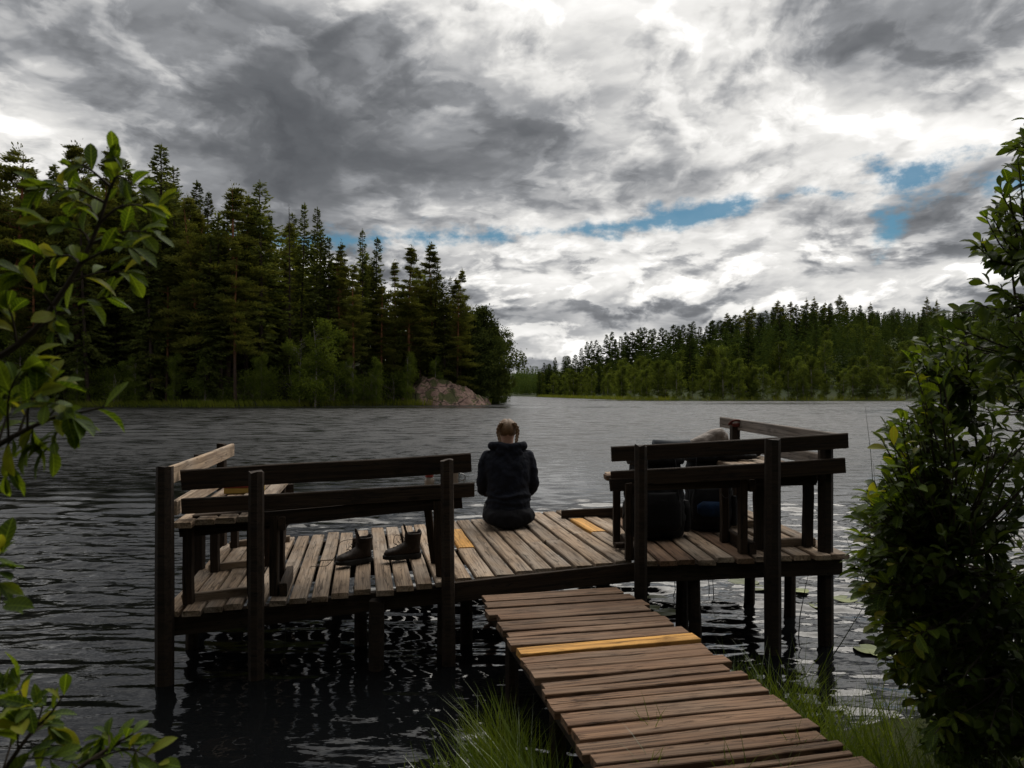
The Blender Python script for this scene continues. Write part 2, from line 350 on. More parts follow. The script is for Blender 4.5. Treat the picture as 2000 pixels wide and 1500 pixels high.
def shore_r_near(x):    # near bank shoreline, y as a function of x
    return np.interp(x, [-40, -6, -2.2, -1.2, -.55, -.1, .25, .55, 1.0, 1.35, 1.8, 2.6, 4.5, 8, 40], [1.5, 1.6, 1.9, 2.3, 2.95, 3.25, 3.45, 3.55, 3.6, 3.75, 3.9, 4.1, 4.3, 4.4, 5])
def z_near(x, y):
    s = shore_r_near(x) - y; return np.where(s > 0, .02 + .10*np.minimum(s, 3) + .06*np.maximum(s-3, 0) + .22*np.maximum(s-9, 0) + .025*vnoise(x, y, 2.5, 2), np.maximum(.5*s, -.8)) - .02
def sheet(name, x0, x1, y0, y1, nx, ny, zf, mat):
    X_, Y_ = np.meshgrid(np.linspace(x0, x1, nx), np.linspace(y0, y1, ny)); Z_ = zf(X_, Y_); I = np.arange(nx*ny).reshape(ny, nx)
    q = np.stack([I[:-1, :-1], I[:-1, 1:], I[1:, 1:], I[1:, :-1]], -1).reshape(-1, 4)
    o = bpy.data.objects.new(name, mesh_np(name, np.stack([X_, Y_, Z_], -1), q, None, mat, True)); COL.objects.link(o); return tag(o, kind='structure')
def ground(name, a, b, c, s1):
    m = newmat(name); g = node('ShaderNodeNewGeometry'); pos = N(g.outputs['Position']); n_ = noise(pos, s1, 6, .6); n2_ = noise(pos, s1*9, 4, .6)
    c_ = mixc(sstep(n_, .35, .65), a, b); c_ = mixc(sstep(n2_, .5, .7, 0, .6), c_, c); finish(principled(c_, .95, .1), n2_, .8, .05); return m
M['floor'] = ground('forest_floor', (.018, .022, .010), (.030, .034, .012), (.028, .020, .012), .15)
M['hillg'] = ground('hill_floor', (.020, .030, .010), (.032, .042, .013), (.022, .022, .010), .05)
M['bank'] = ground('bank_soil', (.018, .022, .008), (.030, .036, .011), (.022, .016, .010), 2.0)
sheet('near_bank', -40, 40, -45, 8, 260, 220, z_near, M['bank'])
sheet('forest_shore', -270, 4, 78, 640, 220, 300, z_left, M['floor'])
sheet('wooded_hill', -84, 330, 110, 660, 170, 220, z_right, M['hillg'])
def z_far(x, y): return 9 + 10*vnoise(x, y, .006, 5) + (y - 640)*.03
sheet('far_hills', -900, 900, 640, 1500, 90, 40, z_far, M['hillg'])
bed = MB().add([(-1600, -400, -2), (1600, -400, -2), (1600, 2600, -2), (-1600, 2600, -2)], [(0, 1, 2, 3)]).build('lake_bed', M['bank']); tag(bed, kind='structure')
# ------------------------------------------------------------------ timber
def timber(name, p0, p1, w, t, mat, parent, up=(0, 0, 1), jit=.0025, n=4, ch=.006, taper=1.0):
    """sawn board from p0 to p1 (centre line), width w, thickness t; local x runs along it"""
    p0, p1 = Vector(p0), Vector(p1); c = (p0 + p1) / 2; ex = (p1 - p0); L = ex.length; ex.normalize()
    ez = (Vector(up) - ex * ex.dot(Vector(up))).normalized(); ey = ez.cross(ex); R = Matrix((ex, ey, ez)).transposed()
    rings = []; y, z = w/2, t/2
    for i in range(n):
        q = -L/2 + L*i/(n-1); j = lambda: random.gauss(0, jit); k = 1 + (taper - 1)*i/(n-1); dy, dz = j(), j()*.8
        if i in (0, n-1): q += 0
        sec = [(-y, -z), (y, -z), (y, z-ch), (y-ch, z), (-y+ch, z), (-y, z-ch)]
        e = [random.gauss(0, jit*1.2) if i in (0, n-1) else 0 for _ in sec]
        rings.append([Vector((q + e_, a*k + dy, b*k + dz)) for (a, b), e_ in zip(sec, e)])
    mb = MB().loft(rings); o = mb.build(name, mat, parent, c); o.rotation_euler = R.to_euler(); return o
def pole(name, x, y, z0, z1, r, mat, parent, lean=(0, 0), n=9, taper=.9, sq=False):
    rings = []; H_ = z1 - z0; ns = 7
    for i in range(ns):
        t = i/(ns-1); k = r*(1.06 + (taper-1.06)*t); ring = []
        for j in range(n):
            a = 2*math.pi*j/n + .4
            if sq: cc, ss = math.cos(a), math.sin(a); s_ = .92/max(abs(cc), abs(ss)); s_ = min(s_, 1.12)
            else: s_ = 1
            ring.append(Vector((lean[0]*t + k*s_*math.cos(a)*(1+random.gauss(0, .03)), lean[1]*t + k*s_*math.sin(a)*(1+random.gauss(0, .03)), z0 + H_*t - (z0+z1)/2 + (random.gauss(0, .006) if i == ns-1 else 0))))
        rings.append(ring)
    m_ = MB().loft(rings); o = m_.build(name, mat, parent, (x, y, (z0+z1)/2))
    return o
class Fr:
    """a deck's own frame: u along the shoreward edge, v out over the lake"""
    def __init__(s, A, ang, zf): s.A = Vector(A); s.U = Vector((math.cos(ang), math.sin(ang))); s.V = Vector((-math.sin(ang), math.cos(ang))); s.zf = zf
    def p(s, u, v, z=0.0): q = s.A + s.U*u + s.V*v; return Vector((q.x, q.y, s.zf(u, v) + z))
LF = Fr((-2.03, 4.35), RAD(11.3), lambda u, v: .412 + .0655*u)
RF = Fr((.86, 4.85), RAD(2.6), lambda u, v: .597 + .028*u)
jetty = empty('wooden_jetty', (0, 5.5, 0), 'weathered T shaped wooden jetty platform standing on posts in the lake', 'jetty')
DEPTH = 2.02; TH = .034
# planks of the left and middle deck
edges = []; u = -.03
while u < 3.16:
    left = u < 1.75; wd = random.uniform(.094, .106) if left else random.uniform(.112, .122); gp = random.uniform(.020, .034) if left else random.uniform(.012, .022)
    edges.append((u, wd)); u += wd + gp
YL = min(edges, key=lambda e: abs(e[0] + e[1]/2 - 1.91))[0]; YR = min(edges, key=lambda e: abs(e[0] + e[1]/2 - 3.02))[0]
for i, (u0, wd) in enumerate(edges):
    uc = u0 + wd/2; v0 = random.uniform(-.035, .01); v1 = DEPTH + random.uniform(-.02, .03); jl = v0
    if uc > 2.9: v0 = max(v0, (uc - 2.93) * 3.6)
    if v1 - v0 < .25: continue
    def seg(a, b, mat, dz=0.0, nm='plank'):
        timber(nm, LF.p(uc + random.gauss(0, .003), a, dz - TH/2), LF.p(uc + random.gauss(0, .003), b, dz - TH/2 + random.gauss(0, .002)), wd, TH, mat, jetty)
    r = random.random()
    if u0 == YL: seg(v0, .86, M['deck']); seg(.872, 1.60, M['yellow'], .004); seg(1.612, v1, M['deck'])
    elif u0 == YR: seg(v0, .93, M['deck']) if v0 < .7 else None; seg(max(v0, .94), 1.55, M['yellow'], .004); seg(1.56, v1, M['deck'])
    elif abs(uc - 1.22) < .06: seg(-.10, v1, M['deck'], .006)
    elif uc < .5 or r < .42:
        k = random.choice((.82, .95, 1.02, 1.1)); seg(v0, k - .003, M['deck']); seg(k + .003, v1, M['deck'], random.gauss(0, .002))
    else: seg(v0, v1, M['deck'])
# planks of the right deck
u = -.02
while u < 1.33:
    wd = random.uniform(.104, .116); k = random.random()
    uc = u + wd/2; v0 = random.uniform(-.03, .01); v1 = DEPTH + random.uniform(-.02, .02)
    timber('plank', RF.p(uc, v0, -TH/2), RF.p(uc + random.gauss(0, .003), v1, -TH/2), wd, TH, M['walk'] if k < .35 else M['deck'], jetty); u += wd + random.uniform(.012, .02)
# joists under the planks
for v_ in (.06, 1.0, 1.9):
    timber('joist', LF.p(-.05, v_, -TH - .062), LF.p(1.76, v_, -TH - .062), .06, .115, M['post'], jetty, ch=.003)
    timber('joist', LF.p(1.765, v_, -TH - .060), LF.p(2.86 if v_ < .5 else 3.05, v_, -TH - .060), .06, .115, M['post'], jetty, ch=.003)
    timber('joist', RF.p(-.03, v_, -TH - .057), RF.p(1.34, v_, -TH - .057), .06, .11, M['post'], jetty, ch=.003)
timber('fascia_board', LF.p(1.68, -.045, -.07), LF.p(2.92, -.045, -.074), .03, .12, M['rail'], jetty, ch=.003)
# posts that carry the rails and run down into the lake
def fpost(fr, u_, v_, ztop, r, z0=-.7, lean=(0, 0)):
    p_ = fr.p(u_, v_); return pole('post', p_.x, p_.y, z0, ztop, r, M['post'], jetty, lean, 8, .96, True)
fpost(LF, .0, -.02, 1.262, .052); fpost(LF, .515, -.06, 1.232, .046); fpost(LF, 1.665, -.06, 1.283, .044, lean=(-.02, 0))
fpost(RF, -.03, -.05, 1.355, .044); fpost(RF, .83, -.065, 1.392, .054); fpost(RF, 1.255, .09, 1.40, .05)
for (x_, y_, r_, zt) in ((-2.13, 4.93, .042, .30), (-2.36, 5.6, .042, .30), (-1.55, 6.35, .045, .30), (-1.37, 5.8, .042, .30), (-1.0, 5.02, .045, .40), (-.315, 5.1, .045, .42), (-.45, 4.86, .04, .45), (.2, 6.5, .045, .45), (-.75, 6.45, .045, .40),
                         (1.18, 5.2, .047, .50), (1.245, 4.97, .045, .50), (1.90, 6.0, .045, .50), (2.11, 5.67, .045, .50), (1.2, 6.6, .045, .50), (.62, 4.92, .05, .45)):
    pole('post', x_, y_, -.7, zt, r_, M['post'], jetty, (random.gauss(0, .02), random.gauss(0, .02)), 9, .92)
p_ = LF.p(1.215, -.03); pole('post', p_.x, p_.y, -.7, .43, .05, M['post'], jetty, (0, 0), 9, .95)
# low kerb timber at the lake edge and a loose block
timber('kerb_board', at(1097, 1009, 6.52), at(1225, 1002, 6.56), .035, .115, M['rail'], jetty, ch=.004)
blk = timber('wood_block', Vector((.72, 5.2, .632)), Vector((.93, 5.23, .636)), .05, .035, M['rail'], None); tag(blk, 'short dark wood block lying on the planks beside the backpack bench', 'wood block')
# ------------------------------------------------------------------ benches
def bench(name, label, fr, u0, u1, vb, seat_dir, zs, rails, frames, rmat, smat, side=None):
    root = empty(name, fr.p(u0, vb if side is None else 0.0), label, 'bench', 'benches built round the jetty'); return root
# front left bench (its back to the shore)
b1r = empty('bench', LF.p(.95, .25), 'dark plank bench with two backrest rails on the boots side of the jetty', 'bench')
timber('backrest_rail', at(354, 938, 4.47), at(920, 904, 4.80), .038, .122, M['rail'], b1r)
timber('backrest_rail', at(355, 989, 4.47), at(926, 956, 4.80), .036, .092, M['rail'], b1r)
for k in range(3): timber('seat_plank', LF.p(.42 if k else .12, .19 + k*.13, .515), LF.p(1.78, .19 + k*.13, .515), .115, .036, M['deck'] if k else M['rail'], b1r)
timber('seat_beam', LF.p(.52, .115, .475), LF.p(1.76, .115, .475), .036, .085, M['rail'], b1r)
def frame(fr, u_, va, vb_, zt, parent, lean=0.0, mat='rail', w=.05):
    timber('leg', fr.p(u_, va, .003), fr.p(u_ - lean*.3, va, zt), w, .05, M[mat], parent, up=(1, 0, 0)); timber('leg', fr.p(u_, vb_, .003), fr.p(u_ - lean, vb_, zt), w, .05, M[mat], parent, up=(1, 0, 0))
    timber('crossbar', fr.p(u_ + .052, va - .05, zt - .045), fr.p(u_ + .052, vb_ + .05, zt - .045), .04, .08, M[mat], parent)
    timber('sill', fr.p(u_ + .055, va - .04, .042), fr.p(u_ + .055, vb_ + .04, .042), .045, .08, M[mat], parent)
frame(LF, .60, .10, .46, .49, b1r); frame(LF, 1.62, .10, .50, .49, b1r, .06)
# left side bench
b2r = empty('bench', LF.p(.2, 1.0), 'slatted side bench with a pale upright backrest board and square leg frames', 'bench')
timber('backrest_rail', LF.p(.03, -.02, .805), LF.p(.045, 1.98, .80), .034, .10, M['pale'], b2r, up=(0, 0, 1))
timber('backrest_rail', LF.p(.035, .05, .60), LF.p(.05, 1.98, .60), .034, .085, M['pale'], b2r)
for q, v_ in ((0, 1.08), (1, 1.94)):
    timber('backrest_post', LF.p(-.03, v_, -.1), LF.p(-.03, v_, .84 + .02*q), .07, .06, M['rail'], b2r, up=(1, 0, 0))
for k in range(4): timber('seat_plank', LF.p(.09 + k*.122, -.02 + random.uniform(-.02, .03), .505), LF.p(.09 + k*.122, 1.9 + random.uniform(-.02, .02), .505), .108, .034, M['deck'], b2r)
for v_ in (.14, .95, 1.78):
    timber('leg', LF.p(.10, v_, .003), LF.p(.10, v_, .486), .055, .05, M['rail'], b2r, up=(0, 1, 0)); timber('leg', LF.p(.47, v_, .003), LF.p(.47, v_, .486), .055, .05, M['rail'], b2r, up=(0, 1, 0))
    timber('crossbar', LF.p(.03, v_ + .052, .445), LF.p(.56, v_ + .052, .445), .04, .08, M['rail'], b2r)
    timber('sill', LF.p(.05, v_ + .054, .026), LF.p(.53, v_ + .054, .026), .045, .048, M['deck'], b2r)
# front right bench
b3r = empty('bench', RF.p(.6, .25), 'dark plank bench with two backrest rails in front of the backpacks', 'bench')
timber('backrest_rail', at(1194, 887, 4.98), at(1656, 861, 4.93), .038, .100, M['rail'], b3r)
timber('backrest_rail', at(1194, 935, 4.98), at(1650, 910, 4.93), .036, .100, M['rail'], b3r)
for k in range(2): timber('seat_plank', RF.p(-.22 + .03*k, .20 + k*.13, .535), RF.p(.9, .20 + k*.13, .53), .118, .036, M['deck'] if k else M['walk'], b3r)
timber('seat_beam', RF.p(-.20, .125, .492), RF.p(1.2, .125, .49), .04, .085, M['rail'], b3r)
frame(RF, -.085, .06, .50, .505, b3r, .0, 'rail', .055); frame(RF, .70, .12, .50, .505, b3r, 0, 'rail', .07)
# right side bench
b4r = empty('bench', RF.p(1.15, 1.0), 'side bench with a silvery grey backrest board sloping up over the lake', 'bench')
timber('backrest_rail', at(1651, 862, 5.0) + Vector((0, 0, .0)), at(1409, 824, 6.95), .036, .095, M['greyrail'], b4r)
timber('backrest_rail', RF.p(1.33, .2, .60), RF.p(1.24, 2.0, .60), .036, .085, M['greyrail'], b4r)
timber('backrest_post', RF.p(1.20, 1.72, -.1), RF.p(1.21, 1.72, .80), .085, .07, M['post'], b4r, up=(1, 0, 0))
for k in range(4): timber('seat_plank', RF.p(.84 + k*.12, .08 + (.50 if k == 0 else 0), .535), RF.p(.80 + k*.12, 1.95, .54), .108, .034, M['deck'], b4r)
for v_ in (.24, .98, 1.75):
    timber('leg', RF.p(.86, v_, .003), RF.p(.86, v_, .515), .07, .06, M['post'], b4r, up=(0, 1, 0)); timber('leg', RF.p(1.20, v_, .003), RF.p(1.20, v_, .515), .06, .06, M['post'], b4r, up=(0, 1, 0))
    timber('crossbar', RF.p(.80, v_ + .056, .474), RF.p(1.29, v_ + .056, .474), .04, .08, M['post'], b4r); timber('sill', RF.p(.80, v_ + .056, .028), RF.p(1.27, v_ + .056, .028), .045, .052, M['deck'], b4r)
# ------------------------------------------------------------------ walkway from the bank
HW = .47
walk = empty('walkway', (.3, 3.5, HW), 'plank walkway with one yellow board leading from the grassy bank to the jetty', 'walkway')
WA = RAD(12.7); wd_ = Vector((-math.sin(WA), math.cos(WA), 0)); wn = Vector((math.cos(WA), math.sin(WA), 0)); w0 = Vector((.735, 2.45, HW))
rows = [118, 146, 172, 200, 228, 252, 277, 300, 338, 376, 436, 478, 511, 541, 572, 607, 668, 728, 780, 830, 868, 905]
rowsz = [1100 + r/2.2727 for r in rows]; ds = [F*(H - HW)/(q - HY) for q in rowsz]
def along(px_left, d): return d
pos_ = [(d - 2.52)/math.cos(WA) + 0.06 for d in ds]
pos_ = sorted(pos_ + [pos_[-1] - .115*k for k in range(1, 16)])
for a, b in zip(pos_[:-1], pos_[1:]):
    c_ = (a + b)/2; wd = (b - a) - random.uniform(.016, .030); cen_ = w0 + wd_*c_
    yb = abs(b - pos_[[i for i, q in enumerate(pos_) if abs(q - ((ds[8]-2.52)/math.cos(WA) + .06)) < 1e-6][0]]) < 1e-6
    if cen_.y < .2: continue
    wd *= .84 if yb else 1.0; L_ = .455 + random.gauss(0, .012); dz = .006 if yb else random.gauss(0, .003); sk = wd_*random.gauss(0, .006)
    if b - a > .17:
        for s_ in (-1, 1): timber('board', cen_ + wd_*(s_*wd*.252) - wn*L_ + Vector((0, 0, -.018)), cen_ + wd_*(s_*wd*.252) + wn*(L_ + random.gauss(0, .015)) + Vector((0, 0, -.018)), wd*.49, .034, M['walk'], walk)
    else: timber('board', cen_ - wn*L_ - sk + Vector((0, 0, -.018 + dz)), cen_ + wn*(L_ + random.gauss(0, .015)) + sk + Vector((0, 0, -.018 + dz)), wd, .034, M['yellow'] if yb else M['walk'], walk, ch=.003, jit=.0018)
for s_ in (-.36, .36):
    e0, e1 = w0 - wd_*2.2 + wn*s_, w0 + wd_*2.28 + wn*s_; timber('stringer', e0 + Vector((0, 0, -.10)), e1 + Vector((0, 0, -.10)), .06, .115, M['post'], walk)
    for q in (.85, 1.75): e_ = w0 + wd_*q + wn*(s_*1.0); pole('post', e_.x, e_.y, -.7, HW - .04, .04, M['post'], walk, (0, 0), 8, .95)
def bez(pts, n):
    """smooth polyline through points"""
    P_ = [Vector(p) for p in pts]; out = []; m_ = len(P_) - 1
    for i in range(n + 1):
        t = i/n*m_; k = min(int(t), m_-1); f = t - k; p0, p1, p2, p3 = P_[max(k-1, 0)], P_[k], P_[k+1], P_[min(k+2, m_)]
        out.append(.5*((2*p1) + (p2-p0)*f + (2*p0 - 5*p1 + 4*p2 - p3)*f*f + (3*p1 - p0 - 3*p2 + p3)*f**3))
    return out
# ------------------------------------------------------------------ soft-body helpers
def ering(c, rx, ry, n=20, e=1.0, ax='z', tilt=0.0):
    """superellipse ring round c, in the plane square to ax"""
    out = []
    for k in range(n):
        a = 2*math.pi*k/n; ca, sa = math.cos(a), math.sin(a); u_ = rx*math.copysign(abs(ca)**e, ca); v_ = ry*math.copysign(abs(sa)**e, sa)
        out.append(Vector(c) + (Vector((u_, v_, v_*tilt)) if ax == 'z' else Vector((0, u_, v_)) if ax == 'x' else Vector((u_, 0, v_))))
    return out
def ball(mb, c, r, n=14, R=None):
    rings = [[Vector(c) + (R or Matrix.Identity(3)) @ Vector((r[0]*math.sin(p)*math.cos(2*math.pi*k/n), r[1]*math.sin(p)*math.sin(2*math.pi*k/n), r[2]*math.cos(p))) for k in range(n)][::-1] for p in [math.pi*(i + .15)/(8.3) for i in range(9)]]
    mb.loft(rings); return mb
FOLD = bpy.data.textures.new('cloth_folds', 'CLOUDS'); FOLD.noise_scale = .075; FOLD.noise_depth = 2
def fuse(o, vox, it=4, fold=0.0):
    m_ = o.modifiers.new('fuse', 'REMESH'); m_.mode = 'VOXEL'; m_.voxel_size = vox; m_.use_smooth_shade = True
    s_ = o.modifiers.new('smooth', 'SMOOTH'); s_.iterations = it; s_.factor = .5
    if fold:
        d_ = o.modifiers.new('folds', 'DISPLACE'); d_.texture = FOLD; d_.strength = fold; d_.mid_level = .5; d_.texture_coords = 'LOCAL'
    return o
def cloth(name, col, sc=14, bump=.5, rough=.9, bd=.012):
    m = newmat(name); v, r = objcoord((1, 1, 1), False); n_ = noise(v, sc, 4, .55, .8); w_ = noise(v, 260, 2, .5)
    c = mixc(sstep(n_, .35, .7), [a*.7 for a in col], [a*1.25 for a in col]); finish(principled(c, rough, .2), n_ + w_*.08, bump, bd); return m
M['jacket'] = cloth('navy_fleece', (.0045, .006, .012), 13, 1.0); M['trousers'] = cloth('dark_trousers', (.006, .006, .008), 11, .7)
M['skin'] = plain('skin', (.42, .24, .17), .6, .3, 60, .08, .05)
def hairmat():
    m = newmat('blond_hair'); t = node('ShaderNodeTexCoord'); mp_ = node('ShaderNodeMapping'); link(t.outputs['Object'], mp_.inputs[0]); mp_.inputs[3].default_value = (45, 130, 260); n_ = noise(N(mp_.outputs[0]), 1.0, 3, .6)
    c = ramp(n_, [(.3, (.05, .028, .013)), (.55, (.15, .086, .042)), (.75, (.29, .185, .095))]); finish(principled(c, .5, .35), n_, .6, .004); return m
M['hair'] = hairmat()
# ------------------------------------------------------------------ person sitting on the lake edge of the deck
PZ = LF.zf(2.35, 0) + .002; PP = Vector((-.03, 6.27, PZ)); PA = RAD(5)
person = empty('person', PP, 'person with two blond braids and dark navy hooded jacket sitting on the jetty edge', 'person'); person.rotation_euler = (0, 0, PA)
def lean(z): return .11*max(0, z/.7)**1.4
sc_ = 1.0
jk = MB(); rings = []
for z, hx, hy in ((.035, .15, .12), (.05, .205, .158), (.10, .208, .160), (.17, .190, .146), (.25, .174, .128), (.34, .178, .128), (.44, .188, .132), (.52, .200, .132), (.575, .196, .122), (.615, .172, .110), (.645, .125, .095), (.672, .085, .080)):
    rings.append(ering((0, lean(z), z), hx, hy, 24, .88))
jk.loft(rings)
for s in (-1, 1):
    jk.tube(bez([(s*.135, .095, .590), (s*.185, .10, .545), (s*.206, .085, .43), (s*.219, .10, .33), (s*.195, .19, .275), (s*.13, .30, .255)], 14), [.058, .068, .068, .065, .059, .056, .054, .053, .051, .048, .046, .044, .041, .038, .037], 12)
hd = bez([(-.085, .20, .630), (-.140, .12, .672), (-.118, .03, .690), (0, .005, .672), (.118, .03, .688), (.140, .12, .670), (.085, .20, .630)], 22); jk.tube(hd, [.022 + .012*math.sin(math.pi*i/22) for i in range(23)], 8)
ball(jk, (0, .012, .605), (.120, .035, .055)); ball(jk, (-.06, .0, .63), (.06, .03, .035)); ball(jk, (.065, .0, .628), (.06, .03, .035))
for z, k in ((.215, .003), (.155, .004), (.27, .002)): jk.tube([Vector((math.cos(a)*.183, lean(z) + math.sin(a)*.142, z + .012*math.sin(3*a + z*40))) for a in np.linspace(0, 6.283, 26)], .012, 6, False)
jo = fuse(jk.build('jacket', M['jacket'], person, PP), .0095, 3, .028)
MB().tube([(-.128, .02, .665), (-.143, .012, .685), (-.146, .01, .70)], [.006, .008, .006], 6).build('toggle', M['jacket'], jo, PP)
tr_ = MB(); rings = [ering((0, y_, zc_), hx, hz, 20, .9, 'y') for y_, hx, hz, zc_ in ((-.155, .10, .05, .065), (-.13, .18, .082, .088), (-.06, .222, .098, .102), (.04, .222, .098, .102), (.14, .19, .085, .092))]
tr_.loft(rings)
for s in (-1, 1): tr_.tube(bez([(s*.105, .02, .092), (s*.118, .22, .092), (s*.122, .42, .092), (s*.122, .50, .04), (s*.118, .50, -.12), (s*.115, .49, -.30)], 14), [.09, .088, .086, .083, .079, .075, .07, .066, .062, .06, .058, .054, .05, .047, .045], 12)
fuse(tr_.build('trousers', M['trousers'], person, PP), .011, 3, .02)
bd = MB(); bd.loft([ering((0, cy, z), hx, hy, 18) for z, hx, hy, cy in ((.20, .12, .09, .02), (.45, .14, .09, .055), (.60, .11, .07, .09), (.645, .055, .055, .105), (.70, .050, .053, .117), (.738, .055, .066, .128), (.765, .064, .083, .140), (.80, .071, .092, .143), (.84, .072, .094, .142), (.875, .058, .075, .138), (.895, .03, .042, .134))])
ball(bd, (0, .238, .795), (.013, .018, .020)); ball(bd, (0, .225, .752), (.028, .016, .014)); ball(bd, (0, .223, .77), (.022, .012, .006))
for s in (-1, 1):
    ball(bd, (s*.075, .135, .80), (.010, .020, .030)); ball(bd, (s*.028, .222, .822), (.016, .012, .008))
    bd.tube(bez([(s*.13, .09, .56), (s*.205, .10, .34), (s*.12, .31, .255), (s*.085, .36, .245)], 10), [.04]*5 + [.03]*3 + [.026]*3, 8)
    ball(bd, (s*.06, .395, .235), (.040, .045, .016))
    for f in range(4): bd.tube([(s*(.088 - f*.019), .42, .236), (s*(.080 - f*.021), .452 + (.006 if f in (1, 2) else 0), .228), (s*(.070 - f*.021), .472 + (.006 if f in (1, 2) else 0), .206)], [.0095, .009, .0075], 7)
    bd.tube([(s*.028, .385, .240), (s*.012, .415, .243), (s*.004, .438, .236)], [.011, .010, .008], 7)
    bd.tube(bez([(s*.10, .05, .15), (s*.12, .44, .09), (s*.118, .49, -.1), (s*.115, .48, -.36), (s*.115, .52, -.40), (s*.12, .66, -.43)], 12), [.06]*6 + [.045]*4 + [.036, .036, .03], 9)
    for f in range(5): bd.tube([(s*(.085 + f*.017), .655, -.432), (s*(.083 + f*.019), .685 - f*.006, -.437)], [.0095 if f else .012, .008], 6)
fuse(bd.build('body', M['skin'], person, PP), .0065, 2)
hc = Vector((0, .134, .822)); hv = MB(); nth, nph = 48, 26; V = []; Fc = []
for i in range(nph):
    p = math.pi*(.02 + .86*i/(nph-1))
    for k in range(nth):
        a = 2*math.pi*k/nth; d = Vector((math.sin(p)*math.cos(a), math.sin(p)*math.sin(a), math.cos(p)))
        groove = .0065*math.exp(-(d.x/.075)**2) if d.y < .55 else 0; st = .0016*math.sin(46*(d.z*.7 + abs(d.x)*.9)) + .0012*math.sin(71*(d.z + .4*abs(d.x)) + 1)
        r_ = 1 - (groove - st)/.085; V.append(hc + Vector((d.x*.0815*r_, d.y*.100*r_, d.z*.088*r_)))
for i in range(nph-1):
    for k in range(nth):
        m_ = (V[i*nth + k] + V[(i+1)*nth + (k+1) % nth])/2 - hc
        if (m_.y > .045 and m_.z < .042) or (m_.z < -.052 and abs(m_.x) < (-m_.z - .052)*1.1) : continue
        Fc.append((i*nth + k, (i+1)*nth + k, (i+1)*nth + (k+1) % nth, i*nth + (k+1) % nth))
hv.add(V, Fc); ho = hv.build('hair', M['hair'], person, PP, True)
sm = ho.modifiers.new('thick', 'SOLIDIFY'); sm.thickness = .006; sm.offset = -1
for s in (-1, 1):
    path = bez([(s*.052, .062, .874), (s*.076, .062, .838), (s*.084, .060, .795), (s*.076, .046, .752), (s*.070, .028, .715), (s*.074, .012, .685)], 40); br = MB()
    for k in range(3):
        pts = []
        for i, p in enumerate(path):
            t = i/40*2*math.pi*2.6 + k*2.094; q = .0125*(1 - .35*i/40); pts.append(p + Vector((s*.3, -.55, 0))*q*math.sin(2*t)*.6 + Vector((.85, .3, 0))*q*math.sin(t))
        br.tube(pts, [.0098*(1 - .4*i/40) for i in range(41)], 7)
    e_ = path[-1]; br.tube([e_, e_ + Vector((s*.004, -.002, -.02)), e_ + Vector((s*.006, 0, -.035))], [.007, .008, .003], 7); br.build('braid', M['hair'], ho, PP, True)
# ------------------------------------------------------------------ hiking boots
M['boot'] = cloth('dark_brown_leather', (.024, .016, .012), 25, .3, .6); M['sole'] = plain('boot_rubber', (.012, .011, .010), .8, .3, 60); M['lace'] = plain('boot_lace', (.03, .022, .018), .9, .1, 90); M['lining'] = plain('grey_lining', (.12, .12, .11), .9, .1, 50)
def boot(loc, rz, label, lacepath):
    o = empty('hiking_boot', loc, label, 'boot'); o.rotation_euler = (0, 0, rz); o.scale = (.93, .93, .95)
    up = MB(); up.loft([ering((x, 0, .028 + h/2), w_, h/2, 16, .8, 'x') for x, w_, h in ((-.005, .026, .05), (.01, .036, .085), (.05, .041, .10), (.10, .041, .098), (.14, .043, .085), (.18, .047, .068), (.22, .047, .058), (.255, .040, .048), (.275, .022, .032))])
    up.loft([ering((cx, 0, z), rx, ry, 18, .9) for z, rx, ry, cx in ((.07, .064, .042, .058), (.11, .064, .046, .055), (.15, .064, .050, .050), (.178, .066, .053, .046), (.192, .067, .054, .044), (.188, .055, .043, .044), (.15, .040, .032, .044), (.12, .03, .024, .046))])
    ball(up, (-.004, 0, .185), (.016, .030, .028)); fuse(up.build('upper', M['boot'], o, loc), .006, 2)
    so_ = MB(); out = [(-.02, .0), (-.012, .03), (.03, .041), (.09, .037), (.14, .041), (.2, .051), (.245, .046), (.278, .025), (.288, 0), (.278, -.025), (.245, -.046), (.2, -.051), (.14, -.041), (.09, -.037), (.03, -.041), (-.012, -.03)]
    so_.loft([[Vector((x*k + .002, y_*k, z + (.008 if x > .24 else 0))) for x, y_ in out] for z, k in ((.0, .95), (.006, 1.0), (.028, 1.0), (.036, .95))]); so_.build('sole', M['sole'], o, loc)
    tg = MB().loft([ering((cx, 0, z), .007, w_, 10) for z, w_, cx in ((.12, .020, .098), (.16, .026, .098), (.20, .030, .104), (.222, .026, .112), (.232, .014, .115))]); tg.build('tongue', M['boot'], o, loc, True)
    MB().tube(bez([(.106, -.014, .205), (.118, -.010, .245), (.120, 0, .256), (.118, .010, .245), (.106, .014, .205)], 10), .006, 6).build('pull_loop', M['boot'], o, loc, True)
    MB().box((.1015, 0, .185), (.0015, .012, .022), Matrix.Rotation(.15, 3, 'Y')).build('lining_tag', M['lining'], o, loc)
    lc = MB()
    for i in range(6): x = .20 - .019*i; z = .092 + .016*i - (.008 if i == 0 else 0); lc.tube([(x, -.03, z - .004), (x + .004, 0, z + .010), (x, .03, z - .004)], .0028, 5)
    if lacepath: lc.tube(bez(lacepath, 24), .0022, 5)
    lc.build('lace', M['lace'], o, loc, True); return o
def deckpt(px, py, fr, guess=.5):
    z = guess
    for _ in range(6): p = on(px, py, z); q = Vector((p.x, p.y)) - fr.A; z = fr.zf(q.dot(fr.U), q.dot(fr.V))
    p = on(px, py, z); return p
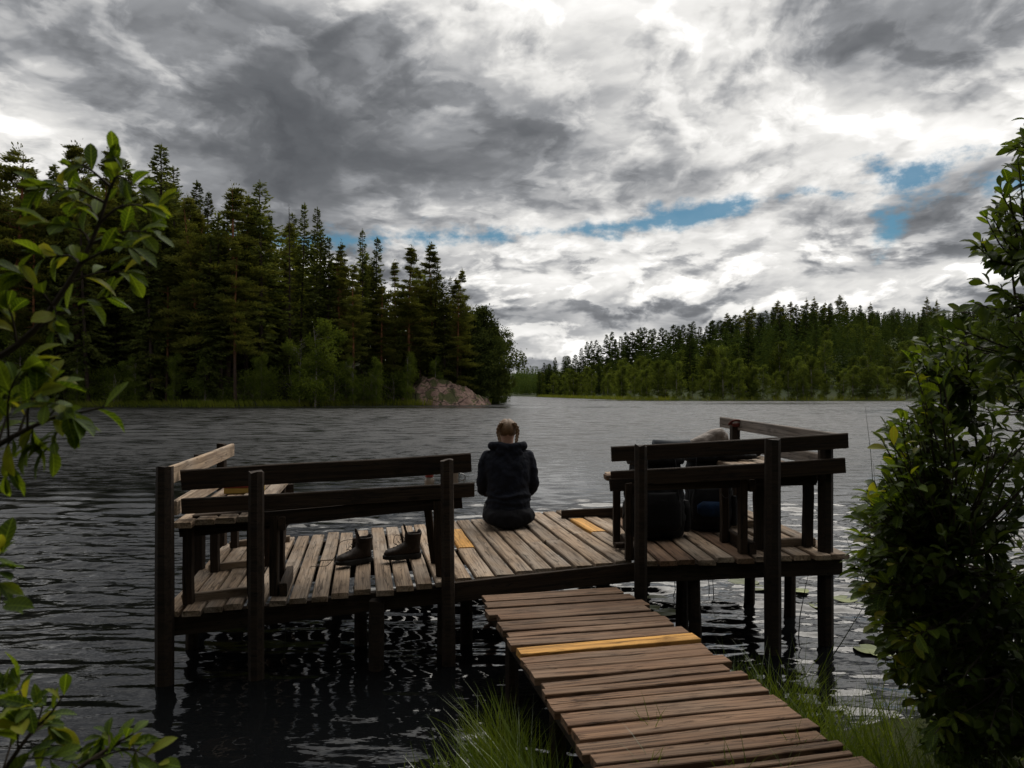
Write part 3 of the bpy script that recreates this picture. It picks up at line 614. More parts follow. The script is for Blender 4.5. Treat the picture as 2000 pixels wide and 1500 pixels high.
bp = deckpt(722, 1098, LF); boot(bp + Vector((0, 0, .008)), RAD(222), 'worn dark hiking boot with a long trailing lace on the deck planks', [(.11, .03, .15), (.17, .05, .19), (.24, -.02, .17), (.25, -.06, .08), (.30, -.09, .004), (.36, -.07, .004), (.43, -.12, .004)])
bp = deckpt(818, 1090, LF); boot(bp + Vector((0, 0, .008)), RAD(208), 'worn dark hiking boot with tied up laces beside the bench leg', [(.12, -.03, .16), (.17, -.05, .17), (.19, -.04, .12), (.16, -.03, .10)])
# ------------------------------------------------------------------ backpacks and bits on the benches
M['pack'] = cloth('black_pack_nylon', (.005, .005, .0055), 12, .5, .7); M['pack2'] = cloth('charcoal_pack_nylon', (.009, .009, .010), 12, .5, .7); M['strap'] = plain('strap_webbing', (.012, .012, .013), .8, .2, 90); M['greyfab'] = cloth('grey_mesh', (.11, .11, .115), 20, .3); M['bluefab'] = cloth('blue_pouch', (.005, .022, .06), 14, .4, .7); M['tan'] = cloth('tan_dry_bag', (.22, .185, .16), 9, .9, .5, bd=.03); M['mat'] = plain('rolled_mat', (.018, .024, .032), .6, .3, 30); M['redcl'] = cloth('red_cloth', (.08, .02, .015), 18, .6)
M['redbox'] = plain('red_box_lid', (.17, .025, .018), .7, .3, 25); M['yelbox'] = plain('yellow_box_side', (.30, .21, .05), .7, .3, 25); M['steel'] = plain('dull_steel', (.22, .22, .22), .35, .5, 20, .2, .1, 1.0); M['glass'] = plain('jar_glass', (.20, .17, .14), .15, .5, 20, .1, .02)
def pack(loc, rz, w_, d_, h_, mat, label, blue=False, roll=False):
    o = empty('backpack', loc, label, 'backpack'); o.rotation_euler = (RAD(-4), 0, rz)
    b = MB(); b.loft([ering((0, cy, z*h_), w_/2*kx, d_/2*ky, 22, .6) for z, kx, ky, cy in ((.0, .78, .80, 0), (.03, .92, .95, 0), (.2, 1.0, 1.05, 0), (.45, .97, 1.0, .0), (.7, .95, .92, .01), (.84, .92, .82, .015), (.87, .80, .70, .015))]); b_ = fuse(b.build('main_bag', mat, o, loc), .013, 3, .035)
    l_ = MB(); l_.loft([ering((0, .0, z*h_), w_/2*kx, d_/2*ky, 20, .65) for z, kx, ky in ((.83, .99, .95), (.87, 1.04, 1.06), (.93, 1.0, 1.0), (.98, .82, .8), (1.0, .5, .5))]); fuse(l_.build('lid', mat, o, loc), .012, 3, .03)
    p_ = MB(); p_.loft([ering((0, -d_*.50, z*h_), w_*.36*k, d_*.16*k, 16, .7) for z, k in ((.08, .7), (.14, 1.0), (.4, 1.0), (.52, .8))]); fuse(p_.build('front_pocket', mat, o, loc), .012, 2)
    for s in (-1, 1):
        q = MB(); q.loft([ering((s*w_*.51, 0, z*h_), w_*.10*k, d_*.33*k, 14, .8) for z, k in ((.06, .8), (.12, 1.0), (.34, 1.0), (.42, .75))]); fuse(q.build('side_pocket', M['greyfab'] if s < 0 and blue else mat, o, loc), .011, 2)
        MB().tube(bez([(s*w_*.22, d_*.46, h_*.80), (s*w_*.28, d_*.72, h_*.72), (s*w_*.30, d_*.78, h_*.50), (s*w_*.30, d_*.60, h_*.25), (s*w_*.34, d_*.45, h_*.12)], 14), [.026]*15, 8, True, .4).build('shoulder_strap', M['strap'], o, loc, True)
        MB().tube(bez([(s*w_*.25, -d_*.50, h_*.90), (s*w_*.26, -d_*.60, h_*.78), (s*w_*.27, -d_*.56, h_*.60), (s*w_*.30, -d_*.58, h_*.44)], 10), .009, 5, True, .4).build('lid_strap', M['strap'], o, loc)
        MB().tube(bez([(s*w_*.5, 0, h_*.60), (s*w_*.60, -.02, h_*.52), (s*w_*.58, -.05, h_*.38), (s*w_*.64, -.03, h_*.22)], 10), .006, 5).build('side_strap', M['strap'], o, loc)
    if blue: q = MB(); q.loft([ering((w_*.06, -d_*.66, z*h_), w_*.30*k, d_*.10*k, 14, .7) for z, k in ((.18, .6), (.22, 1.0), (.31, 1.0), (.36, .6))]); q.build('blue_pouch', M['bluefab'], o, loc, True)
    if roll: MB().tube([(-.02, -d_*.10, h_*1.045), (w_*.62, -d_*.10, h_*1.045)], .045, 16).build('rolled_mat', M['mat'], o, loc, True)
    return o
k1 = deckpt(1288, 1055, RF, .6); pack(k1 + Vector((0, .10, .004)), RAD(6), .42, .28, .66, M['pack'], 'black backpack with a rolled mat standing behind the bench rails', False, True)
k2 = deckpt(1392, 1040, RF, .6); pack(k2 + Vector((0, .12, .004)), RAD(-14), .37, .28, .64, M['pack2'], 'charcoal backpack with a blue pouch standing beside the side bench', True, False)
tb = k2 + Vector((.02, .14, .642)); t_ = MB(); t_.loft([ering((x, 0, .068 + .008*math.sin(x*30)), r_, r_*.92, 18, .9, 'x') for x, r_ in ((-.17, .012), (-.155, .030), (-.10, .055), (-.03, .070), (.05, .074), (.11, .066), (.15, .045), (.165, .015))]); ball(t_, (.07, -.03, .10), (.07, .05, .045)); t2 = fuse(t_.build('dry_bag', M['tan'], None, tb), .009, 2, .015); t2.rotation_euler = (0, RAD(-14), RAD(10)); tag(t2, 'pale greyish tan dry bag lying on top of the charcoal backpack', 'bag')
jl = RF.p(.93, .92, .56); j_ = MB(); JR = random.Random(5)
for i in range(14): ball(j_, (JR.uniform(-.10, .16), JR.uniform(-.13, .13), .03 + JR.uniform(0, .03)), (JR.uniform(.05, .09), JR.uniform(.04, .08), JR.uniform(.025, .045)), 10)
jo2 = fuse(j_.build('crumpled_jacket', M['pack2'], None, jl), .010, 2); tag(jo2, 'crumpled dark jacket heaped on the right hand side bench seat'.replace('right hand ', ''), 'jacket')
rc = RF.p(1.16, 1.69, .775); r_ = MB(); r_.tube(bez([(-.03, -.03, .01), (.0, -.045, .045), (.05, -.05, .052), (.10, -.04, .035), (.12, -.02, .0)], 12), [.016]*13, 8, True, .6); ball(r_, (.05, -.04, .01), (.06, .02, .02)); tag(fuse(r_.build('red_strap', M['redcl'], None, rc), .007, 2), 'small bundled red strap hung by the side bench backrest post', 'strap')
cb = MB().tube(bez([(0, 0, 0), (.01, .0, -.12), (.05, 0, -.17), (.09, 0, -.12), (.10, 0, -.02)], 14), .003, 5).build('cord_loop', M['greyfab'], None, Vector((1.45, 5.2, RF.zf(.6, 0) + .518))); tag(cb, 'thin pale cord hanging in a loop below the bench rail', 'cord')
# left benches: box, jar, pot
bl = LF.p(.26, 1.22, .5225); bx = empty('box', bl, 'flat box with a red lid and yellow side on the slatted seat', 'box'); bx.rotation_euler = (0, 0, RAD(9))
MB().box((0, 0, .022), (.13, .10, .021), None, .004).build('tray', M['yelbox'], bx, bl); MB().box((0, 0, .058), (.136, .106, .014), None, .005).build('lid', M['redbox'], bx, bl)
jp = LF.p(1.58, .44, .535); jr = empty('jar', jp, 'small glass jar with a reddish lid on the bench seat', 'jar'); MB().loft([ering((0, 0, z), q, q, 18) for z, q in ((0, .030), (.004, .034), (.055, .034), (.066, .026), (.072, .024))]).build('glass', M['glass'], jr, jp, True); MB().loft([ering((0, 0, z), q, q, 18) for z, q in ((.072, .028), (.088, .028), (.091, .010), (.105, .009))]).build('lid', M['redbox'], jr, jp)
cp = LF.p(1.72, .44, .535); ct = empty('cooking_pot', cp, 'dull metal cooking pot at the end of the bench seat', 'pot'); MB().loft([ering((0, 0, z), q, q, 24) for z, q in ((0, .056), (.004, .061), (.10, .062), (.104, .065), (.106, .062))]).build('pot_body', M['steel'], ct, cp, True); MB().tube(bez([(.064, 0, .085), (.10, 0, .075), (.105, 0, .045), (.064, 0, .03)], 10), .004, 6).build('handle', M['steel'], ct, cp, True)
# ------------------------------------------------------------------ trees
M['spruce'] = foliage('spruce_needles', (.038, .052, .014), (.100, .118, .030), .40, .45)
M['pine'] = foliage('pine_needles', (.048, .060, .015), (.130, .137, .034), .42, .5)
M['birch'] = foliage('birch_leaves', (.046, .070, .012), (.120, .155, .028), .45, .6)
M['hspruce'] = foliage('hill_spruce_needles', (.026, .044, .013), (.062, .088, .024), .34, .4)
M['hbirch'] = foliage('hill_birch_leaves', (.048, .070, .015), (.112, .140, .030), .44, .5)
M['dead'] = plain('dead_twigs', (.045, .036, .028), .9, .1, 8)
def barkmat(name, low, high, split):
    m = newmat(name); t = node('ShaderNodeTexCoord'); s = node('ShaderNodeSeparateXYZ'); link(t.outputs['Object'], s.inputs[0]); z = N(s.outputs[2])
    n_ = noise(N(t.outputs['Object']), 3.0, 5, .65); c = mixc(sstep(z + n_*3, split, split + 5), low, high); c = mixc(sstep(n_, .45, .65, 0, .6), c, [a*.4 for a in low]); finish(principled(c, .9, .1), n_, .7, .05); return m
M['sbark'] = barkmat('spruce_bark', (.035, .026, .020), (.045, .034, .026), 6); M['pbark'] = barkmat('pine_bark', (.05, .034, .026), (.17, .075, .034), 6); M['bbark'] = barkmat('birch_bark', (.16, .14, .12), (.22, .20, .18), 2)
def diamonds(B, D, L, Wd, r):
    """leaf-shaped faces: base B, direction D (unit), length L, width Wd"""
    n = len(B); rv = r.normal(size=(n, 3)); S = np.cross(D, rv); S /= np.linalg.norm(S, axis=1, keepdims=True) + 1e-9
    Nn = np.cross(D, S); L = L[:, None]; Wd = Wd[:, None]; mid = B + D*L*.5 + Nn*L*.08
    V = np.stack([B, mid + S*Wd*.5, B + D*L, mid - S*Wd*.5], 1).reshape(-1, 3); return V, np.arange(4*n).reshape(-1, 4)
def unit(a): return a / (np.linalg.norm(a, axis=-1, keepdims=True) + 1e-9)
def trunk_arr(H_, r0, r, n=7, ns=9, wob=.12, z0=-1.5):
    t = np.linspace(0, 1, ns); ph = r.uniform(0, 6.28, 2); cx = wob*np.sin(t*3 + ph[0])*t; cy = wob*np.sin(t*2.5 + ph[1])*t; rad = r0*(1 - t)**.8 + .012
    a = np.linspace(0, 2*np.pi, n, endpoint=False); V = np.stack([cx[:, None] + rad[:, None]*np.cos(a), cy[:, None] + rad[:, None]*np.sin(a), np.repeat((z0 + (H_ - z0)*t)[:, None], n, 1)], -1).reshape(-1, 3)
    I = np.arange(ns*n).reshape(ns, n); J = np.roll(I, -1, 1); q = np.stack([I[:-1], J[:-1], J[1:], I[1:]], -1).reshape(-1, 4); return V, q
def twig_tubes(P0, P1, r0, droop=0.0):
    """three-sided thin limbs"""
    n = len(P0); D = unit(P1 - P0); S = unit(np.cross(D, np.array([0, 0, 1.0]) + 0*D + 1e-3)); T = np.cross(D, S); Vs = []
    for k in range(3):
        a = 2.094*k; o = S*np.cos(a) + T*np.sin(a); Vs.append(P0 + o*r0[:, None]); Vs.append(P1 + o*r0[:, None]*.3)
    V = np.stack(Vs, 1).reshape(-1, 3); b = np.arange(n)[:, None]*6; q = np.concatenate([b + np.array([[0, 2, 3, 1]]), b + np.array([[2, 4, 5, 3]]), b + np.array([[4, 0, 1, 5]])]); return V, q
def joinarr(parts):
    V = []; Q = []; o = 0
    for v, q in parts: V.append(v); Q.append(q + o); o += len(v)
    return np.concatenate(V), np.concatenate(Q)
def make_spruce(seed, H_=22, R=2.6, zb=1.0, thin=1.0, den=1.0):
    r = np.random.default_rng(seed); B = []; D = []; LL = []; WW = []; P0 = []; P1 = []
    z = zb
    while z < H_*.985:
        t = (z - zb)/(H_ - zb); prof = (1 - t)**.72 * (0.55 + .45*min(1, t*4 + .35)); nb = int(r.integers(4, 7) * (1 if t < .8 else .8) * thin + .5)
        for b in range(max(nb, 2)):
            Lb = R*prof*r.uniform(.55, 1.18) + .12; a = r.uniform(0, 6.283); sl = (-.45 + .85*t) + r.normal(0, .08); d = np.array([np.cos(a), np.sin(a)])
            n = int((6 + Lb*10)*den); s = r.uniform(.1, 1, n)**.75; rad = Lb*s; zz = z + sl*rad - .10*Lb*s**2 + .16*Lb*s**4
            pts = np.stack([d[0]*rad, d[1]*rad, zz], 1); side = np.where(r.random(n) < .5, 1, -1)*r.uniform(.5, 1.15, n); ca, sa = np.cos(side), np.sin(side)
            dv = np.stack([d[0]*ca - d[1]*sa, d[0]*sa + d[1]*ca, r.uniform(-.75, -.05, n) + .5*t], 1)
            B.append(pts); D.append(dv); l = r.uniform(.32, .70, n)*(.55 + .5*min(1, Lb/1.6))*(1.1 - .4*s); LL.append(l); WW.append(l*r.uniform(.28, .46, n))
            P0.append((0, 0, z)); P1.append((d[0]*Lb*.95, d[1]*Lb*.95, z + sl*Lb*.95 + .05*Lb))
        z += r.uniform(.24, .40)*(1.15 - .45*t)/max(.6, thin)
    B = np.concatenate(B); D = unit(np.concatenate(D)); cr = diamonds(B, D, np.concatenate(LL), np.concatenate(WW), r)
    lead = diamonds(np.array([[0, 0, H_*.95]]*4), unit(np.array([[0, 0, 1.0], [.1, 0, 1], [0, .1, 1], [-.1, 0, 1]])), np.full(4, H_*.055), np.full(4, .16), r)
    tr = trunk_arr(H_, .10 + H_*.0075, r); tw = twig_tubes(np.array(P0, float), np.array(P1, float), np.full(len(P0), .022)); return joinarr([cr, lead]), joinarr([tr, tw])
def make_pine(seed, H_=22, R=2.8, bare=.45, pads=5):
    r = np.random.default_rng(seed); B = []; D = []; LL = []; P0 = []; P1 = []
    nb = int(62*(1 - bare)/.55); zs = bare*H_ + (H_*.99 - bare*H_)*np.sort(r.random(nb)**.9)
    for z in zs:
        t = (z/H_ - bare)/(1 - bare); Lb = R*(np.sin(np.pi*min(1, .22 + .80*t))**.8*.9 + .12)*r.uniform(.5, 1.15)*(1.15 - .78*t); a = r.uniform(0, 6.283); up = -.12 + .75*t + r.normal(0, .12); d = np.array([np.cos(a), np.sin(a), up])
        P0.append((0, 0, z)); P1.append(tuple(d*Lb*.95 + np.array([0, 0, z])))
        for k in range(pads + int(Lb*2)):
            s = r.uniform(.35, 1.0); c = np.array([0, 0, z]) + d*Lb*s + r.normal(0, .16, 3)*np.array([1, 1, .5])*(.5 + Lb*.35)
            n = int(r.integers(20, 32)); o = r.normal(0, 1, (n, 3))*np.array([.30, .30, .075])*(.45 + .24*Lb); dirs = unit(o*np.array([1, 1, 1.3]) + d*.5*np.array([1, 1, 0]) + np.array([0, 0, .35]))
            B.append(c + o); D.append(dirs); LL.append(r.uniform(.20, .42, n)*(1 - .3*t))
    for z in np.linspace(.12*H_, bare*H_, 12): # dead stubs
        a = r.uniform(0, 6.283); l = r.uniform(.3, 1.7); P0.append((0, 0, z)); P1.append((np.cos(a)*l, np.sin(a)*l, z + r.uniform(-.5, .25)*l))
    n = 40; o = r.normal(0, 1, (n, 3))*np.array([.13, .13, .45]); B.append(o + np.array([0, 0, H_*.985])); D.append(unit(o + np.array([0, 0, .6]))); LL.append(r.uniform(.18, .35, n))
    B = np.concatenate(B); D = np.concatenate(D); L_ = np.concatenate(LL); cr = diamonds(B, D, L_, L_*.34, r)
    tr = trunk_arr(H_, .09 + H_*.0072, r, wob=.35); tw = twig_tubes(np.array(P0, float), np.array(P1, float), np.full(len(P0), .03)); return cr, joinarr([tr, tw])
def make_birch(seed, H_=11, R=2.4, zb=.12, clumps=130, leaf=.17):
    r = np.random.default_rng(seed); B = []; D = []; LL = []; P0 = []; P1 = []
    nl = 9; lob = [(np.array([r.normal(0, .42)*R, r.normal(0, .42)*R, H_*(zb + (.95 - zb)*q)]), R*(.30 + .42*np.sin(np.pi*min(1, .15 + .85*q)))*r.uniform(.75, 1.15)) for q in np.linspace(.06, .97, nl)]
    for i in range(clumps):
        c, rr = lob[r.integers(nl)]; o = unit(r.normal(size=3))*rr*r.uniform(.45, 1.08); c = c + o*np.array([1, 1, .95]); n = int(r.integers(24, 42)); sp = r.uniform(.22, .42)
        q = r.normal(0, 1, (n, 3))*np.array([sp, sp, sp*.75]); B.append(c + q); D.append(unit(r.normal(size=(n, 3)) + np.array([0, 0, -.6]) + o/ (rr+.1)*.6)); LL.append(r.uniform(.7, 1.35, n)*leaf)
        if i % 3 == 0: P0.append((0, 0, max(.4, c[2] - r.uniform(.6, 1.6)))); P1.append(tuple(c))
    B = np.concatenate(B); D = np.concatenate(D); L_ = np.concatenate(LL); cr = diamonds(B, D, L_, L_*.72, r)
    tr = trunk_arr(H_*.93, .05 + H_*.006, r, wob=.3, z0=-1.0); tw = twig_tubes(np.array(P0, float), np.array(P1, float), np.full(len(P0), .022)); return cr, joinarr([tr, tw])
def make_dead(seed, H_=20):
    r = np.random.default_rng(seed); P0 = []; P1 = []
    for z in np.linspace(2, H_*.98, 150):
        a = r.uniform(0, 6.283); l = (1.0 - z/H_)*1.5*r.uniform(.3, 1.1) + .12; P0.append((0, 0, z)); P1.append((np.cos(a)*l, np.sin(a)*l, z - l*r.uniform(.1, .7)))
    tw = twig_tubes(np.array(P0, float), np.array(P1, float), np.full(len(P0), .028)); tr = trunk_arr(H_, .16, r); return tw, tr
def proto(kind, arrs, cm, tm):
    (cv, cq), (tv, tq) = arrs; return kind, mesh_np(kind + '_crown', cv, cq, None, cm), mesh_np(kind + '_trunk', tv, tq, None, tm, True), float(tv[:, 2].max())
SPR = [proto('spruce', make_spruce(10 + i, 22, 2.7 + .4*(i % 3), [1.0, 2.5, 4.5, 1.5, 6.0][i], [1, 1, .85, 1.1, .8][i], 1.15), M['spruce'], M['sbark']) for i in range(5)]
PIN = [proto('pine', make_pine(30 + i, 22, 3.2 + .4*(i % 3), [.22, .38, .15, .45, .28][i], 7), M['pine'], M['pbark']) for i in range(5)]
BIR = [proto('birch', make_birch(50 + i, 11, 2.2 + .3*i, .08, 270, .20), M['birch'], M['bbark']) for i in range(3)]
M['alder'] = foliage('alder_leaves', (.026, .038, .012), (.070, .088, .026), .38, .6)
ALD = [proto('leafy', make_birch(60 + i, 12, 3.0 + .3*i, .05, 380, .24), M['alder'], M['sbark']) for i in range(2)]
DEAD = [proto('dead_spruce', make_dead(70), M['dead'], M['sbark'])]
HSP = [proto('spruce', make_spruce(110 + i, 16, 2.6 + .3*(i % 3), .8, 1.0, 1.35), M['hspruce'], M['sbark']) for i in range(4)]
HPI = [proto('pine', make_pine(130 + i, 18, 2.5, [.4, .55][i % 2], 4), M['pine'], M['pbark']) for i in range(2)]
HBI = [proto('birch', make_birch(150 + i, 11, 1.9 + .3*i, .04, 170, .24), M['hbirch'], M['bbark']) for i in range(3)]
BSH = [proto('bush', make_birch(170 + i, 3.2, 1.7, .05, 60, .13), M['birch'], M['bbark']) for i in range(2)]
TR = random.Random(11)
def tree(pro, x, y, z, h, label, cat, group, lean=(0, 0), wide=1.0, name=None):
    kind, cm, tm, H0 = pro; s = h/H0; o = empty((name or kind) + ('_tree' if 'bush' not in kind else ''), (x, y, z), label, cat, group)
    o.rotation_euler = (lean[0], lean[1], TR.uniform(0, 6.28)); o.scale = (s*wide, s*wide, s)
    for nm, me in (('trunk', tm), ('crown', cm)): c = bpy.data.objects.new(nm, me); COL.objects.link(c); c.parent = o
    return o
def zl(x, y): return float(z_left(np.array(x), np.array(y)))
def zr(x, y): return float(z_right(np.array(x), np.array(y)))
G_L = 'conifers in the wood beside the granite slab'; LS = 'dark drooping spruce in the tall wood beside the granite slab'; LP = 'tall pine with clumped needle pads in the wood beside the granite slab'; LB = 'small leafy birch at the foot of the tall dark wood'
def look(k, h, wd, front):
    size = 'very tall' if h > 26 else ('tall' if h > 21 else ('middle sized' if h > 15 else 'small')); form = 'broad' if wd > 1.03 else ('slender' if wd < .88 else 'even')
    return '%s %s %s %s the wood beside the granite slab' % (size, form, k, 'in the front row of' if front else 'deep inside'), '%s %s %ss %s the tall wood' % (size, form, k, 'fronting' if front else 'inside')
def skyline(pts, px): return float(np.interp(px, [a for a, b in pts], [b for a, b in pts]))
SKL = [(-200, 300), (20, 300), (60, 335), (95, 345), (155, 285), (215, 300), (260, 318), (315, 285), (350, 322), (405, 375), (440, 370), (508, 355), (540, 400), (583, 397), (615, 405), (650, 470), (706, 448), (737, 463), (770, 510), (800, 487), (848, 480), (875, 530), (898, 530), (915, 590), (945, 610), (985, 680)]
heroes = [(20, 292, 94, 'p', 1.25), (-35, 300, 96, 'p', 1.2), (62, 332, 100, 's', 1), (155, 282, 97, 'p', 1.1), (118, 318, 102, 's', .9), (216, 296, 100, 'p', .8), (250, 312, 104, 's', .9), (315, 280, 96, 's', 1.0), (348, 322, 101, 's', .8), (384, 352, 100, 's', .8), (404, 374, 103, 's', .7),
          (440, 367, 95, 'p', 1.15), (482, 382, 99, 'p', 1.0), (508, 352, 98, 's', 1.0), (565, 398, 100, 'd', 1), (585, 395, 102, 's', .65), (617, 404, 103, 's', .6), (640, 462, 99, 's', .85), (664, 480, 105, 'p', .7), (706, 447, 101, 's', .62), (736, 462, 104, 's', .8), (768, 512, 106, 'p', .8), (800, 485, 103, 'p', 1.0), (848, 479, 107, 'p', .85),
          (868, 548, 105, 's', .7), (880, 540, 112, 's', .5), (898, 529, 108, 'p', .62), (460, 470, 92, 'p', .9), (325, 520, 92.5, 'p', .9), (745, 560, 101, 'p', .9), (690, 520, 98, 'p', .8), (820, 560, 106, 'p', .9)]
for (px, py, d, k, wd) in heroes:
    x = (px - CX)/F*d; z = zl(x, d); h = H + (HY - py)/F*d - z
    pr = {'p': TR.choice(PIN), 's': TR.choice(SPR), 'd': DEAD[0]}[k]
    if k == 'd': tree(pr, x, d, z, h, 'grey leafless dead spruce standing in the tall wood', 'tree', None)
    else: lb, gp_ = look('pine' if k == 'p' else 'spruce', h, wd, d < 101); tree(pr, x, d, z, h, lb, 'pine tree' if k == 'p' else 'spruce tree', gp_, (TR.gauss(0, .015), TR.gauss(0, .02)), wd*1.2)
for i in range(88):
    d = 91 + 38*TR.random()**1.3; px = TR.uniform(-260, 955); x = (px - CX)/F*d
    if polyd(np.array(x), np.array(d), SHORE_L) < 2.0: continue
    top = skyline(SKL, px) + 8 + TR.random()*105; z = zl(x, d); h = H + (HY - top)/F*d - z
    if h < 6: continue
    pine = TR.random() < .45; wd = TR.uniform(.8, 1.15); lb, gp_ = look('pine' if pine else 'spruce', h, wd, d < 101); tree(TR.choice(PIN) if pine else TR.choice(SPR), x, d, z, h, lb, 'pine tree' if pine else 'spruce tree', gp_, (TR.gauss(0, .02), TR.gauss(0, .03)), wd)
# broad-leaved trees at the foot of the wood
for (px, py, d, wd) in ((615, 628, 91.5, 1.25), (585, 660, 92, .9), (150, 690, 90.5, 1.2), (265, 700, 91, 1.1), (40, 640, 90.5, 1.4), (400, 650, 92, .9), (795, 690, 99, .9), (690, 700, 95.5, 1.0), (340, 690, 91.5, .8), (510, 690, 91.5, .9), (945, 606, 112, 1.2), (925, 622, 110, 1.1), (965, 642, 114, 1.0), (905, 640, 112, 1.0), (955, 700, 110, .8), (980, 722, 133, .8), (930, 720, 107.5, .7), (-60, 640, 90, 1.3), (850, 700, 103, .7), (735, 700, 96, .8), (915, 600, 113, 1.1), (938, 640, 109.5, 1.1), (972, 690, 112, .8), (895, 620, 111, 1.0)):
    x = (px - CX)/F*d; z = zl(x, d); h = H + (HY - py)/F*d - z
    if px == 615: tree(BIR[0], x, d, z, h, 'large bright green birch at the water edge below the tall pines', 'birch tree', None, wide=wd*.9)
    elif px > 890: tree(TR.choice(ALD), x, d, z, h, 'leafy tree at the tip of the wooded point behind the granite slab', 'leafy tree', 'leafy trees on the point', wide=wd*.85, name='leafy')
    else: tree(TR.choice(BIR), x, d, z, h, LB, 'birch tree', 'birches below the tall wood', wide=wd*.85)
for i in range(46):
    px = TR.uniform(-120, 930); x0 = (px - CX)/F*92; s = TR.uniform(1.5, 7)
    ysh = float(np.interp(x0, [p[0] for p in SHORE_L[:8]], [p[1] for p in SHORE_L[:8]])) + s; x = (px - CX)/F*ysh
    if 790 < px: continue
    tree(TR.choice(BSH), x, ysh, zl(x, ysh), TR.uniform(1.6, 4.2), 'low leafy bush under the trees of the tall wood', 'bush', 'bushes under the tall wood', wide=TR.uniform(.8, 1.3))
# right-hand hillside
SKR = [(1000, 716), (1060, 704), (1085, 694), (1105, 687), (1170, 658), (1240, 634), (1330, 628), (1400, 618), (1450, 607), (1520, 592), (1570, 592), (1640, 590), (1700, 599), (1760, 602), (1850, 602), (1890, 600), (2100, 596)]
HS_ = 'dark pointed spruce on the wooded hillside across the lake'; HP_ = 'pine standing above the spruces on the hillside across the lake'; HB_ = 'light green birch on the wooded hillside across the lake'; HB2 = 'green birch on the shore below the wooded hillside across the lake'
cnt = {'s': 0, 'b': 0}
for i in range(112):
    px = 1050 + 1035*i/111 + TR.uniform(-6, 6); d = TR.uniform(285, 345); x = (px - CX)/F*d; z = zr(x, d); h = H + (HY - (skyline(SKR, px) - 4 + TR.random()**.7*20))/F*d - z
    tree(TR.choice(HSP), x, d, z + min(0, h - 7), max(h, 7), 'dark spruce on the skyline of the wooded hillside across the lake', 'spruce tree', 'skyline spruces of the far hillside', wide=TR.uniform(.95, 1.3))
for i in range(900):
    s = 8 + 190*TR.random()**.8; px = TR.uniform(1020, 2080); d = 160 + s; x = (px - CX)/F*d; sd = float(polyd(np.array(x), np.array(d), SHORE_R))
    if sd < 4 or sd > 215: continue
    z = zr(x, d); sh = sd/190; pb = .62 if sd < 45 else (.26 if sd < 100 else .04)
    if TR.random() < pb:
        if cnt['b'] > 110: continue
        cnt['b'] += 1; h = TR.uniform(6.5, 11); tree(TR.choice(HBI), x, d, z, h, HB_, 'birch tree', 'birches on the far hillside', wide=TR.uniform(.8, 1.2))
    else:
        if cnt['s'] > 95: continue
        top = H + (HY - (skyline(SKR, px) - 3 + TR.random()*26))/F*d; h = min(max(top - z, 7), TR.uniform(10, 19)); cnt['s'] += 1; tree(TR.choice(HSP), x, d, z, h, HS_, 'spruce tree', 'spruces on the far hillside', wide=TR.uniform(.85, 1.25))
for (px, py) in ((1640, 577), (1520, 588), (1575, 585), (1590, 582), (1612, 592), (1810, 580), (1830, 586), (1470, 600), (1545, 590), (1700, 592), (1455, 606), (1420, 612)):
    d = TR.uniform(300, 345); x = (px - CX)/F*d; z = zr(x, d); tree(TR.choice(HPI), x, d, z, max(9, H + (HY - py)/F*d - z), HP_, 'pine tree', 'pines on the far hillside', wide=1.0)
for i in range(64):
    t = i/63; px = 1065 + 1000*t + TR.uniform(-8, 8); xg = 0
    for d in np.arange(150, 330, 1.0):
        xg = (px - CX)/F*d
        if polyd(np.array(xg), np.array(d), SHORE_R) > TR.uniform(2.5, 7): break
    tree(TR.choice(HBI), xg, d, zr(xg, d), TR.uniform(4.2, 8.8), HB2, 'birch tree', 'birches along the far shore', wide=TR.uniform(.85, 1.2))
# far-off wood that reads as one mass: behind the skyline trees, deep in the tall wood, at the narrow far end of the lake
def lowspruce(seed):
    r = np.random.default_rng(seed); n = 330; t = r.random(n)**1.25; a = r.uniform(0, 6.283, n); rad = .155*(1 - t)**.8*r.uniform(.15, 1.0, n) + .004
    B = np.stack([np.cos(a)*rad, np.sin(a)*rad, .06 + .92*t], 1); D = unit(np.stack([np.cos(a), np.sin(a), r.uniform(-.9, .1, n) + t*.6], 1)); l = r.uniform(.04, .075, n)*(1.1 - .5*t); return diamonds(B, D, l, l*.5, r)
LOW = [lowspruce(300 + i) for i in range(5)]
def mass(name, spots, mat, label):
    V = []; Q_ = []; o = 0
    for (x, y, z, h) in spots:
        v, q = LOW[TR.randrange(5)]; a = TR.uniform(0, 6.28); c, s_ = math.cos(a), math.sin(a); w_ = h*TR.uniform(.95, 1.3); V.append(np.stack([(v[:, 0]*c - v[:, 1]*s_)*w_ + x, (v[:, 0]*s_ + v[:, 1]*c)*w_ + y, v[:, 2]*h + z], 1)); Q_.append(q + o); o += len(v)
    ob = bpy.data.objects.new(name, mesh_np(name, np.concatenate(V), np.concatenate(Q_), None, mat)); COL.objects.link(ob); tag(ob, label, 'forest', kind='stuff')
sp_ = []
for i in range(330):
    d = TR.uniform(104, 150); px = TR.uniform(-330, 925); x = (px - CX)/F*d
    if polyd(np.array(x), np.array(d), SHORE_L) < 4: continue
    z = zl(x, d); h = H + (HY - (skyline(SKL, px) + 35 + TR.random()*150))/F*d - z
    if h > 5: sp_.append((x, d, z, h))
mass('forest', sp_, M['spruce'], 'dark depth of the tall wood behind its front rows of trees')
sp_ = []
